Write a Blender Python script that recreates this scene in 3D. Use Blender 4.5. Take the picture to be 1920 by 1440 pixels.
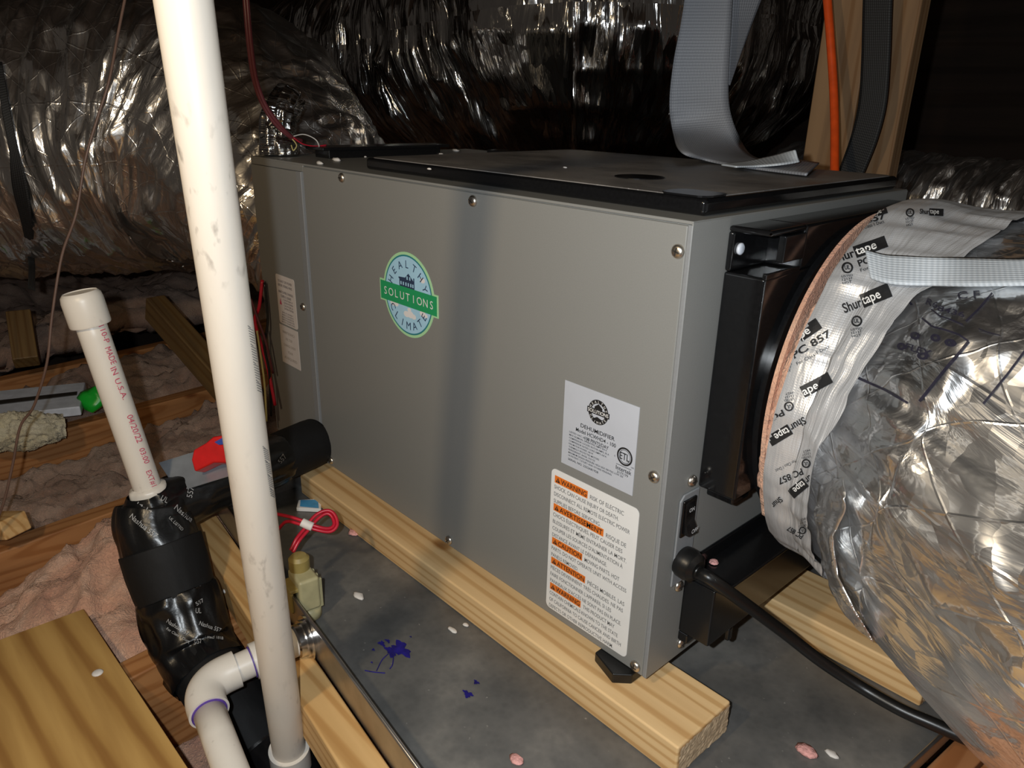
import bpy, bmesh, math, random
import numpy as np
from mathutils import Vector, Matrix, Euler
from mathutils.bvhtree import BVHTree
for o in list(bpy.data.objects): bpy.data.objects.remove(o)
S = bpy.context.scene; COL = S.collection
rng = np.random.default_rng(7); random.seed(7)
# ------------------------------------------------------------------ camera, world, lights, exposure
CAM = np.array([1.15599, -0.51907, 0.598465]); F = 1402.911
R = np.array([[0.677496781989922, 0.735247267295599, 0.020237745111422234],
              [0.2733027102969293, -0.22610061218402944, -0.9349781503931598],
              [-0.6828643634992191, 0.6389757187112945, -0.35412750805079085]])
cd = bpy.data.cameras.new('camera'); cam = bpy.data.objects.new('camera', cd); COL.objects.link(cam)
M4 = Matrix.Identity(4)
for i in range(3):
    M4[i][0] = R[0][i]; M4[i][1] = -R[1][i]; M4[i][2] = -R[2][i]; M4[i][3] = CAM[i]
cam.matrix_world = M4
cd.sensor_width = 36; cd.lens = 36 * F / 1920; cd.clip_start = .01
S.camera = cam
W = bpy.data.worlds.new('attic'); S.world = W; W.use_nodes = True
W.node_tree.nodes['Background'].inputs[0].default_value = (1, .86, .74, 1)
W.node_tree.nodes['Background'].inputs[1].default_value = .025
def lamp(name, loc, power, col, size):
    l = bpy.data.lights.new(name, 'POINT'); l.energy = power; l.color = col; l.shadow_soft_size = size
    o = bpy.data.objects.new(name, l); COL.objects.link(o); o.location = loc; return o
lamp('phone_flash', (CAM[0] - .034, CAM[1] - .030, CAM[2] + .012), 12.5, (.90, .96, 1), .006)
lamp('work_lamp', (.772, -.78, .80), 6.8, (1, .78, .50), .028)
S.view_settings.view_transform = 'Standard'; S.view_settings.look = 'None'
S.view_settings.exposure = 0.58; S.view_settings.gamma = 1; S.view_settings.use_curve_mapping = False

# ------------------------------------------------------------------ pixel <-> space helpers (1920 x 1440 frame of the photograph)
def ray(u, v): return R.T @ np.array([(u - 960) / F, (v - 720) / F, 1.])
def at(u, v, a, val):
    r = ray(u, v); i = 'xyz'.index(a); return CAM + (val - CAM[i]) / r[i] * r
def dep(u, v, d): return CAM + d * ray(u, v)
def proj(P):
    q = R @ (np.asarray(P, float) - CAM); return 960 + F * q[0] / q[2], 720 + F * q[1] / q[2]

# ------------------------------------------------------------------ noise
def _h(ix, iy, iz, seed):
    h = (ix * 374761393 + iy * 668265263 + iz * 2147483647 + seed * 144665) & 0xffffffff
    h = ((h ^ (h >> 13)) * 1274126177) & 0xffffffff
    h = ((h ^ (h >> 16)) * 2246822519) & 0xffffffff
    return ((h ^ (h >> 15)) & 0xffffff) / float(0xffffff)
def vnoise(x, y, z, seed=0):
    x, y, z = np.broadcast_arrays(x, y, z)
    xi = np.floor(x).astype(np.int64); yi = np.floor(y).astype(np.int64); zi = np.floor(z).astype(np.int64)
    f = [t * t * t * (t * (t * 6 - 15) + 10) for t in (x - xi, y - yi, z - zi)]
    o = 0
    for a in (0, 1):
        for b in (0, 1):
            for c in (0, 1):
                w = (f[0] if a else 1 - f[0]) * (f[1] if b else 1 - f[1]) * (f[2] if c else 1 - f[2])
                o = o + w * _h(xi + a, yi + b, zi + c, seed)
    return o * 2 - 1
def ridge(x, y, z, seed=0): return 1 - 2 * np.abs(vnoise(x, y, z, seed))
def fbm(x, y, z, n=4, seed=0):
    o = 0; a = .5
    for i in range(n):
        o = o + a * vnoise(x, y, z, seed + i); x, y, z = x * 2.03, y * 2.03, z * 2.03; a *= .5
    return o
def worley(x, y, z, seed=0):
    xi = np.floor(x).astype(np.int64); yi = np.floor(y).astype(np.int64); zi = np.floor(z).astype(np.int64)
    f1 = np.full(np.shape(x), 9.); f2 = f1.copy()
    for a in (-1, 0, 1):
        for b in (-1, 0, 1):
            for c in (-1, 0, 1):
                X, Y, Z = xi + a, yi + b, zi + c
                d = np.sqrt((X + _h(X, Y, Z, seed) - x) ** 2 + (Y + _h(X, Y, Z, seed + 1) - y) ** 2 + (Z + _h(X, Y, Z, seed + 2) - z) ** 2)
                f2 = np.minimum(f2, np.maximum(f1, d)); f1 = np.minimum(f1, d)
    return f1, f2

# ------------------------------------------------------------------ materials
def new_mat(name):
    m = bpy.data.materials.new(name); m.use_nodes = True
    nt = m.node_tree; return m, nt, nt.nodes['Principled BSDF']
def nd(nt, t, **kw):
    n = nt.nodes.new(t)
    for k, v in kw.items():
        if k in n.inputs.keys(): n.inputs[k].default_value = v
        else: setattr(n, k, v)
    return n
def coords(nt, kind='Object', scale=(1, 1, 1), loc=(0, 0, 0), rot=(0, 0, 0)):
    c = nt.nodes.new('ShaderNodeTexCoord'); mp = nt.nodes.new('ShaderNodeMapping')
    mp.inputs['Scale'].default_value = scale; mp.inputs['Location'].default_value = loc; mp.inputs['Rotation'].default_value = rot
    nt.links.new(c.outputs[kind], mp.inputs['Vector']); return mp.outputs[0]
def ramp(nt, src, stops):
    r = nt.nodes.new('ShaderNodeValToRGB'); e = r.color_ramp.elements
    while len(e) < len(stops): e.new(.5)
    for i, (p, c) in enumerate(stops): e[i].position = p; e[i].color = tuple(c) + ((1,) if len(c) == 3 else ())
    nt.links.new(src, r.inputs[0]); return r.outputs[0]
def mixc(nt, fac, a, b, mode='MIX'):
    n = nt.nodes.new('ShaderNodeMix'); n.data_type = 'RGBA'; n.blend_type = mode
    for sock, v in ((n.inputs[0], fac), (n.inputs[6], a), (n.inputs[7], b)):
        if hasattr(v, 'links') or hasattr(v, 'is_linked'): nt.links.new(v, sock)
        elif isinstance(v, (int, float)): sock.default_value = v
        else: sock.default_value = tuple(v) + ((1,) if len(v) == 3 else ())
    return n.outputs[2]
def bump(nt, h, strength=.3, dist=.002, normal=None):
    b = nd(nt, 'ShaderNodeBump'); b.inputs['Strength'].default_value = strength; b.inputs['Distance'].default_value = dist
    nt.links.new(h, b.inputs['Height'])
    if normal is not None: nt.links.new(normal, b.inputs['Normal'])
    return b.outputs[0]
def flat(name, col, rough=.5, metal=0., nscale=60, namt=.12, bmp=.08, bd=.0006, spec=.5):
    """plain surface with a little procedural mottling and relief"""
    m, nt, p = new_mat(name)
    v = coords(nt)
    n = nd(nt, 'ShaderNodeTexNoise'); n.inputs['Scale'].default_value = nscale; n.inputs['Detail'].default_value = 5
    nt.links.new(v, n.inputs['Vector'])
    lo = tuple(c * (1 - namt) for c in col); hi = tuple(min(1, c * (1 + namt)) for c in col)
    nt.links.new(ramp(nt, n.outputs[0], [(.3, lo), (.7, hi)]), p.inputs['Base Color'])
    p.inputs['Roughness'].default_value = rough; p.inputs['Metallic'].default_value = metal
    p.inputs['Specular IOR Level'].default_value = spec
    if bmp: nt.links.new(bump(nt, n.outputs[0], bmp, bd), p.inputs['Normal'])
    return m
def wood(name, c1, c2, axis=0, gs=1., rough=.6, knots=True):
    m, nt, p = new_mat(name)
    sc = [34 * gs, 34 * gs, 34 * gs]; sc[axis] = 2.2 * gs
    v = coords(nt, scale=sc)
    n = nd(nt, 'ShaderNodeTexNoise'); n.inputs['Scale'].default_value = 1; n.inputs['Detail'].default_value = 6; n.inputs['Distortion'].default_value = .6
    nt.links.new(v, n.inputs['Vector'])
    sw = [15 * gs, 15 * gs, 15 * gs]; sw[axis] = .7 * gs
    v2 = coords(nt, scale=sw, loc=(.3, .7, .2))
    w = nd(nt, 'ShaderNodeTexWave', wave_type='RINGS'); w.rings_direction = 'XYZ'[axis]; w.inputs['Scale'].default_value = 1.7; w.inputs['Distortion'].default_value = 4.5
    w.inputs['Detail'].default_value = 3; w.inputs['Detail Scale'].default_value = 1.2
    nt.links.new(v2, w.inputs['Vector'])
    a = ramp(nt, n.outputs[0], [(.32, c2), (.62, c1)])
    b = ramp(nt, w.outputs['Fac'], [(.0, (1, 1, 1)), (.70, (.97, .95, .92)), (.96, (.72, .60, .45))])
    c = mixc(nt, .8, a, b, 'MULTIPLY')
    if knots:
        sk = [7, 7, 7]; sk[axis] = 4.4
        vk = coords(nt, scale=sk, loc=(2.2, .35, .8))
        k = nd(nt, 'ShaderNodeTexVoronoi'); k.inputs['Scale'].default_value = 1.25; nt.links.new(vk, k.inputs['Vector'])
        kk = ramp(nt, k.outputs['Distance'], [(.02, (.33, .2, .1)), (.065, (.6, .44, .28)), (.11, (1, 1, 1))])
        c = mixc(nt, .85, c, kk, 'MULTIPLY')
    nt.links.new(c, p.inputs['Base Color']); p.inputs['Roughness'].default_value = rough
    nt.links.new(bump(nt, n.outputs[0], .25, .0006), p.inputs['Normal'])
    return m
def foil(name, facet=(40, 40), k=.35, k2=.18, wrk=(8, 40), wst=.5, scrim=True, rough=.16, col=(.78, .78, .78), sd=0., soft=.0, rough2=.42):
    """metallised film: random facets, long wrinkles, a scrim of reinforcing threads; UV in metres (along, around)"""
    m, nt, p = new_mat(name)
    p.inputs['Base Color'].default_value = (*col, 1); p.inputs['Metallic'].default_value = 1; p.inputs['Roughness'].default_value = rough
    def cells(sx, sy, dist, off):
        v = coords(nt, 'UV', (sx, sy, 1), (off, off * 1.7, sd))
        n = nd(nt, 'ShaderNodeTexNoise'); n.inputs['Scale'].default_value = .8; n.inputs['Detail'].default_value = 2
        nt.links.new(v, n.inputs['Vector'])
        ad = nd(nt, 'ShaderNodeMixRGB', blend_type='LINEAR_LIGHT'); ad.inputs[0].default_value = dist
        nt.links.new(v, ad.inputs[1]); nt.links.new(n.outputs['Color'], ad.inputs[2])
        vo = nd(nt, 'ShaderNodeTexVoronoi'); vo.inputs['Scale'].default_value = 1; nt.links.new(ad.outputs[0], vo.inputs['Vector'])
        return vo.outputs['Color']
    geo = nt.nodes.new('ShaderNodeNewGeometry'); N = geo.outputs['Normal']
    for (sx, sy, kk, off) in ((facet[0], facet[1], k, .3), (facet[0] * 2.9, facet[1] * 2.9, k2, 4.1)):
        c = cells(sx, sy, .35, off)
        s = nd(nt, 'ShaderNodeVectorMath', operation='SUBTRACT'); nt.links.new(c, s.inputs[0]); s.inputs[1].default_value = (.5, .5, .5)
        q = nd(nt, 'ShaderNodeVectorMath', operation='SCALE'); nt.links.new(s.outputs[0], q.inputs[0]); q.inputs['Scale'].default_value = kk
        a = nd(nt, 'ShaderNodeVectorMath', operation='ADD'); nt.links.new(N, a.inputs[0]); nt.links.new(q.outputs[0], a.inputs[1]); N = a.outputs[0]
    nn = nd(nt, 'ShaderNodeVectorMath', operation='NORMALIZE'); nt.links.new(N, nn.inputs[0]); N = nn.outputs[0]
    v = coords(nt, 'UV', (wrk[0], wrk[1], 1), (.1, .2, sd))
    n = nd(nt, 'ShaderNodeTexNoise'); n.inputs['Scale'].default_value = 1; n.inputs['Detail'].default_value = 5; n.inputs['Distortion'].default_value = 1.2
    nt.links.new(v, n.inputs['Vector'])
    N = bump(nt, n.outputs[0], wst, .012, N)
    if scrim:
        tot = None
        for rz, f in ((.72, 9.), (-.72, 9.), (0, 5.5)):
            vv = coords(nt, 'UV', (1, 1, 1), (0, 0, 0), (0, 0, rz))
            sp = nd(nt, 'ShaderNodeSeparateXYZ'); nt.links.new(vv, sp.inputs[0])
            mu = nd(nt, 'ShaderNodeMath', operation='MULTIPLY'); nt.links.new(sp.outputs[1], mu.inputs[0]); mu.inputs[1].default_value = f * 2
            fr = nd(nt, 'ShaderNodeMath', operation='PINGPONG'); nt.links.new(mu.outputs[0], fr.inputs[0]); fr.inputs[1].default_value = .5
            lt = nd(nt, 'ShaderNodeMapRange'); nt.links.new(fr.outputs[0], lt.inputs[0]); lt.inputs[1].default_value = 0; lt.inputs[2].default_value = .022; lt.inputs[3].default_value = 1; lt.inputs[4].default_value = 0
            if tot is None: tot = lt.outputs[0]
            else:
                mx = nd(nt, 'ShaderNodeMath', operation='MAXIMUM'); nt.links.new(tot, mx.inputs[0]); nt.links.new(lt.outputs[0], mx.inputs[1]); tot = mx.outputs[0]
        N = bump(nt, tot, .3, .0012, N)
    nt.links.new(N, p.inputs['Normal'])
    if soft:
        p2 = nd(nt, 'ShaderNodeBsdfPrincipled'); p2.inputs['Base Color'].default_value = (*col, 1); p2.inputs['Metallic'].default_value = 1; p2.inputs['Roughness'].default_value = rough2
        nt.links.new(N, p2.inputs['Normal']); mx = nd(nt, 'ShaderNodeMixShader'); mx.inputs[0].default_value = soft
        nt.links.new(p.outputs[0], mx.inputs[1]); nt.links.new(p2.outputs[0], mx.inputs[2]); nt.links.new(mx.outputs[0], nt.nodes['Material Output'].inputs[0])
    return m

M = {}
M['paint'] = flat('grey_paint', (.228, .226, .213), .42, 0, 900, .04, .10, .0002)
M['paint_trim'] = flat('grey_trim', (.23, .235, .24), .4, 0, 400, .04, .05, .0002)
M['black'] = flat('black_plastic', (.006, .006, .0065), .15, 0, 300, .2, .08, .0003)
M['black_sheet'] = flat('black_sheet', (.007, .007, .0075), .22, 0, 300, .2, .04, .0003)
M['rubber'] = flat('black_rubber', (.007, .007, .007), .36, 0, 500, .2, .1, .0003)
M['foam'] = flat('black_foam', (.006, .006, .0065), .7, 0, 500, .2, .1, .0004, .3)
M['btape'] = flat('black_tape', (.006, .006, .0065), .30, 0, 26, .3, .35, .006)
M['screw'] = flat('screw_steel', (.72, .66, .58), .32, 1, 300, .1, .05, .0002)
M['slot'] = flat('screw_slot', (.05, .045, .04), .5, .5)
M['white_label'] = flat('white_label', (.80, .79, .77), .35, 0, 50, .02, 0)
M['silver_label'] = flat('silver_label', (.50, .52, .57), .38, 0, 50, .02, 0)
M['pink_label'] = flat('aged_label', (.62, .55, .50), .5, 0, 50, .03, 0)
M['ink'] = flat('black_ink', (.015, .015, .016), .5, 0, 50, .02, 0)
M['ink_grey'] = flat('grey_ink', (.16, .155, .15), .5, 0, 50, .02, 0)
M['ink_brown'] = flat('brown_ink', (.2, .16, .14), .5, 0, 50, .02, 0)
M['ink_red'] = flat('red_ink', (.55, .06, .12), .5, 0, 50, .05, 0)
M['ink_white'] = flat('white_ink', (.55, .55, .55), .5, 0, 50, .02, 0)
M['orange'] = flat('orange_print', (.80, .19, .02), .4, 0, 50, .02, 0)
M['l_green'] = flat('logo_green', (.02, .33, .12), .35, 0, 50, .02, 0)
M['l_lime'] = flat('logo_pale_green', (.42, .72, .40), .35, 0, 50, .02, 0)
M['l_teal'] = flat('logo_teal', (.03, .22, .25), .35, 0, 50, .02, 0)
M['l_sky'] = flat('logo_sky', (.40, .66, .84), .35, 0, 50, .03, 0)
M['l_navy'] = flat('logo_navy', (.03, .05, .10), .35, 0, 50, .02, 0)
M['l_white'] = flat('logo_white', (.80, .78, .78), .35, 0, 50, .02, 0)
M['pine'] = wood('pine', (.82, .56, .28), (.70, .45, .21), 0)
M['pine_end'] = flat('pine_end_grain', (.58, .42, .26), .8, 0, 120, .22, .5, .002)
M['pine_beam'] = wood('pine_beam', (.72, .46, .20), (.54, .32, .12), 0, 1.0)
M['joist_wood'] = wood('joist_wood', (.46, .21, .075), (.30, .13, .045), 1)
M['stud_wood'] = wood('stud_wood', (.40, .24, .12), (.26, .15, .075), 2)
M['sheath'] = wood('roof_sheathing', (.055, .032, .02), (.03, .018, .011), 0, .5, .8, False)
M['plank'] = wood('plank_wood', (.50, .22, .09), (.34, .14, .055), 0)
M['brace_wood'] = wood('brace_wood', (.22, .13, .045), (.13, .075, .03), 0)
M['red'] = flat('red_plastic', (.55, .012, .012), .3)
M['blue'] = flat('blue_plastic', (.03, .06, .3), .35)
M['sky_card'] = flat('blue_card', (.06, .32, .62), .45)
M['green'] = flat('green_plastic', (.01, .42, .03), .3)
M['olive'] = flat('olive_plastic', (.29, .22, .07), .42)
M['olive2'] = flat('pale_olive_plastic', (.40, .36, .20), .45)
M['wire_red'] = flat('red_wire', (.50, .01, .03), .35)
M['wire_maroon'] = flat('maroon_wire', (.11, .022, .028), .4)
M['wire_brown'] = flat('brown_wire', (.13, .075, .055), .5)
M['wire_yellow'] = flat('yellow_wire', (.5, .42, .16), .4)
M['wire_white'] = flat('white_wire', (.6, .58, .55), .4)
M['cord_orange'] = flat('orange_jacket', (.88, .10, .012), .4)
M['tray'] = flat('white_plastic', (.62, .66, .74), .4)
M['chip'] = flat('white_chip', (.72, .68, .64), .6)
M['tuft'] = flat('pink_tuft', (.72, .36, .33), .9, 0, 200, .3, 1, .003)
M['primer'] = flat('purple_primer', (.012, .008, .16), .35, 0, 90, .5, 0)
M['purple'] = flat('primer_ring', (.10, .05, .30), .5, 0, 90, .4, 0)

def pvc(name, base, dirt, amount):
    m, nt, p = new_mat(name)
    v = coords(nt, scale=(1, 1, .35))
    a = nd(nt, 'ShaderNodeTexNoise'); a.inputs['Scale'].default_value = 30; a.inputs['Detail'].default_value = 6; a.inputs['Roughness'].default_value = .65
    nt.links.new(v, a.inputs['Vector'])
    c = ramp(nt, a.outputs[0], [(.3, tuple(x * .95 for x in base)), (.6, base)])
    b = nd(nt, 'ShaderNodeTexNoise'); b.inputs['Scale'].default_value = 95; b.inputs['Detail'].default_value = 3
    nt.links.new(coords(nt, scale=(1, 1, .5), loc=(3, 1, 2)), b.inputs['Vector'])
    f = ramp(nt, b.outputs[0], [(.66 - amount * .06, (0, 0, 0)), (.76, (1, 1, 1))])
    b2 = nd(nt, 'ShaderNodeTexNoise'); b2.inputs['Scale'].default_value = 9; nt.links.new(coords(nt), b2.inputs['Vector'])
    f2 = ramp(nt, b2.outputs[0], [(.45, (0, 0, 0)), (.65, (1, 1, 1))])
    ff = mixc(nt, 1., f, f2, 'MULTIPLY')
    nt.links.new(mixc(nt, ff, c, dirt), p.inputs['Base Color']); p.inputs['Roughness'].default_value = .38
    nt.links.new(bump(nt, a.outputs[0], .06, .0006), p.inputs['Normal'])
    return m
M['pvc'] = pvc('white_pvc', (.70, .65, .58), (.30, .26, .22), .3)
M['pvc_old'] = pvc('scuffed_pvc', (.60, .54, .465), (.22, .19, .16), 1.3)

def lid_mat():
    m, nt, p = new_mat('dusty_black_lid')
    v = coords(nt, scale=(1, 1.4, 1))
    a = nd(nt, 'ShaderNodeTexNoise'); a.inputs['Scale'].default_value = 9; a.inputs['Detail'].default_value = 8; a.inputs['Roughness'].default_value = .7
    nt.links.new(v, a.inputs['Vector'])
    b = nd(nt, 'ShaderNodeTexNoise'); b.inputs['Scale'].default_value = 420; b.inputs['Detail'].default_value = 2; nt.links.new(v, b.inputs['Vector'])
    c = ramp(nt, a.outputs[0], [(.28, (.06, .056, .053)), (.62, (.25, .23, .215))])
    s = ramp(nt, b.outputs[0], [(.66, (0, 0, 0)), (.74, (.4, .38, .36))])
    nt.links.new(mixc(nt, .5, c, s, 'ADD'), p.inputs['Base Color'])
    nt.links.new(ramp(nt, a.outputs[0], [(.3, (.35,) * 3), (.7, (.62,) * 3)]), p.inputs['Roughness'])
    nt.links.new(bump(nt, b.outputs[0], .3, .0004), p.inputs['Normal'])
    return m
M['lid'] = lid_mat()
def pan_mat():
    m, nt, p = new_mat('galvanised_pan')
    v = coords(nt)
    a = nd(nt, 'ShaderNodeTexNoise'); a.inputs['Scale'].default_value = 7; a.inputs['Detail'].default_value = 8; a.inputs['Roughness'].default_value = .62
    nt.links.new(v, a.inputs['Vector'])
    b = nd(nt, 'ShaderNodeTexVoronoi'); b.inputs['Scale'].default_value = 130; nt.links.new(v, b.inputs['Vector'])
    d = nd(nt, 'ShaderNodeTexNoise'); d.inputs['Scale'].default_value = 120; d.inputs['Detail'].default_value = 4; nt.links.new(v, d.inputs['Vector'])
    c = ramp(nt, a.outputs[0], [(.3, (.082, .084, .085)), (.52, (.155, .152, .145)), (.72, (.27, .255, .23))])
    c = mixc(nt, .25, c, ramp(nt, b.outputs['Distance'], [(.1, (.4,) * 3), (.7, (.62,) * 3)]), 'OVERLAY')
    sp = ramp(nt, d.outputs[0], [(.70, (0, 0, 0)), (.78, (.42, .40, .37))])
    c = mixc(nt, .7, c, sp, 'ADD')
    nt.links.new(c, p.inputs['Base Color']); p.inputs['Metallic'].default_value = .25
    nt.links.new(ramp(nt, a.outputs[0], [(.3, (.34,) * 3), (.7, (.55,) * 3)]), p.inputs['Roughness'])
    nt.links.new(bump(nt, d.outputs[0], .12, .0005), p.inputs['Normal'])
    return m
M['pan'] = pan_mat()
M['steel'] = flat('rim_steel', (.36, .35, .345), .30, .9, 40, .15, .15, .001)
M['chrome'] = flat('bright_fitting', (.7, .68, .66), .2, 1, 100, .1, .2, .001)
def strap_mat(name, c1, c2, rough, scale):
    m, nt, p = new_mat(name)
    v = coords(nt, 'UV')
    w = nd(nt, 'ShaderNodeTexWave'); w.bands_direction = 'X'; w.inputs['Scale'].default_value = scale; w.inputs['Distortion'].default_value = .3
    nt.links.new(v, w.inputs['Vector'])
    w2 = nd(nt, 'ShaderNodeTexWave'); w2.bands_direction = 'Y'; w2.inputs['Scale'].default_value = scale * 1.4; nt.links.new(v, w2.inputs['Vector'])
    f = mixc(nt, .5, w.outputs['Color'], w2.outputs['Color'])
    nt.links.new(ramp(nt, f, [(.1, c2), (.8, c1)]), p.inputs['Base Color']); p.inputs['Roughness'].default_value = rough
    nt.links.new(bump(nt, f, .5, .0008), p.inputs['Normal'])
    return m
M['web_grey'] = strap_mat('grey_webbing', (.34, .35, .38), (.22, .23, .255), .45, 75)
M['web_white'] = strap_mat('white_webbing', (.56, .60, .64), (.40, .44, .48), .5, 75)
M['web_black'] = strap_mat('black_webbing', (.012, .012, .013), (.006, .006, .006), .6, 75)
def fibre_mat(name, c1, c2, c3, seed):
    m, nt, p = new_mat(name)
    a = nd(nt, 'ShaderNodeTexNoise'); a.inputs['Scale'].default_value = 9; a.inputs['Detail'].default_value = 7; a.inputs['Roughness'].default_value = .6; a.inputs['Distortion'].default_value = 1.
    nt.links.new(coords(nt, loc=(seed, seed, 0)), a.inputs['Vector'])
    b = nd(nt, 'ShaderNodeTexNoise'); b.inputs['Scale'].default_value = 150; b.inputs['Detail'].default_value = 6; b.inputs['Distortion'].default_value = 2.5
    nt.links.new(coords(nt, loc=(1, seed, 0)), b.inputs['Vector'])
    c = ramp(nt, a.outputs[0], [(.3, c2), (.5, c1), (.72, c3)])
    c = mixc(nt, .35, c, ramp(nt, b.outputs[0], [(.3, (.5,) * 3), (.7, (1.,) * 3)]), 'MULTIPLY')
    nt.links.new(c, p.inputs['Base Color']); p.inputs['Roughness'].default_value = .95; p.inputs['Specular IOR Level'].default_value = .1
    p.inputs['Sheen Weight'].default_value = .2
    nt.links.new(bump(nt, b.outputs[0], .8, .005), p.inputs['Normal'])
    return m
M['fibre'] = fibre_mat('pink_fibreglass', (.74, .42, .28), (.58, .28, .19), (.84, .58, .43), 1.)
M['fibre2'] = fibre_mat('brown_fibreglass', (.42, .27, .20), (.28, .16, .11), (.56, .40, .31), 5.)  # darker, browner colours than the pink fibreglass
def ply_mat():
    m, nt, p = new_mat('plywood_face')
    v = coords(nt, scale=(1, 1, 1))
    w = nd(nt, 'ShaderNodeTexWave', wave_type='BANDS'); w.bands_direction = 'Y'; w.inputs['Scale'].default_value = 9; w.inputs['Distortion'].default_value = 2.2
    w.inputs['Detail'].default_value = 3; w.inputs['Detail Scale'].default_value = 1.1
    nt.links.new(coords(nt, scale=(.28, 1, 1), rot=(0, 0, -.25)), w.inputs['Vector'])
    n = nd(nt, 'ShaderNodeTexNoise'); n.inputs['Scale'].default_value = 1; n.inputs['Detail'].default_value = 6
    nt.links.new(coords(nt, scale=(5, 60, 60), rot=(0, 0, -.25)), n.inputs['Vector'])
    k = nd(nt, 'ShaderNodeTexVoronoi'); k.inputs['Scale'].default_value = 5.2; nt.links.new(coords(nt, loc=(.06, .05, 0)), k.inputs['Vector'])
    c = ramp(nt, w.outputs['Fac'], [(.03, (.34, .17, .045)), (.25, (.46, .26, .075)), (.95, (.55, .33, .105))])
    c = mixc(nt, .45, c, ramp(nt, n.outputs[0], [(.3, (.55, .45, .35)), (.6, (1, 1, 1))]), 'MULTIPLY')
    kk = ramp(nt, k.outputs['Distance'], [(.02, (.2, .09, .04)), (.05, (.7, .5, .35)), (.08, (1, 1, 1))])
    nt.links.new(mixc(nt, .9, c, kk, 'MULTIPLY'), p.inputs['Base Color']); p.inputs['Roughness'].default_value = .6
    nt.links.new(bump(nt, n.outputs[0], .2, .0006), p.inputs['Normal'])
    return m
M['ply'] = ply_mat()
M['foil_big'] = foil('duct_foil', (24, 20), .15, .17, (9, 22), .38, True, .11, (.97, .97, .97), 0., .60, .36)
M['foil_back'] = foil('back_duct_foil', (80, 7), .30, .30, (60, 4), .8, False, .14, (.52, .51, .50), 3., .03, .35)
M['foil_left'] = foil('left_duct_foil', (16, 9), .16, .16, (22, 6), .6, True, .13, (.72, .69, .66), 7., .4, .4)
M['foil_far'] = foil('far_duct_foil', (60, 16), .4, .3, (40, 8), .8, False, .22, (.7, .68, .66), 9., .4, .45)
M['foil_fold'] = foil('folded_foil', (50, 22), .22, .2, (30, 10), .6, False, .12, (.95, .95, .95), 11., .6, .4)
def tape_mat():
    m, nt, p = new_mat('foil_tape'); v = coords(nt, 'UV')
    a = nd(nt, 'ShaderNodeTexNoise'); a.inputs['Scale'].default_value = 1; a.inputs['Detail'].default_value = 4
    nt.links.new(coords(nt, 'UV', (50, 7, 1)), a.inputs['Vector'])
    tot = None
    for d in 'XY':
        w = nd(nt, 'ShaderNodeTexWave'); w.bands_direction = d; w.inputs['Scale'].default_value = 140; nt.links.new(v, w.inputs['Vector'])
        if tot is None: tot = w.outputs['Fac']
        else:
            q = nd(nt, 'ShaderNodeMath', operation='MAXIMUM'); nt.links.new(tot, q.inputs[0]); nt.links.new(w.outputs['Fac'], q.inputs[1]); tot = q.outputs[0]
    p.inputs['Base Color'].default_value = (.66, .66, .67, 1); p.inputs['Metallic'].default_value = .5; p.inputs['Roughness'].default_value = .38
    N = bump(nt, a.outputs[0], .9, .006); N = bump(nt, tot, .22, .0004, N)
    nt.links.new(N, p.inputs['Normal']); return m
M['ftape'] = tape_mat()

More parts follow.
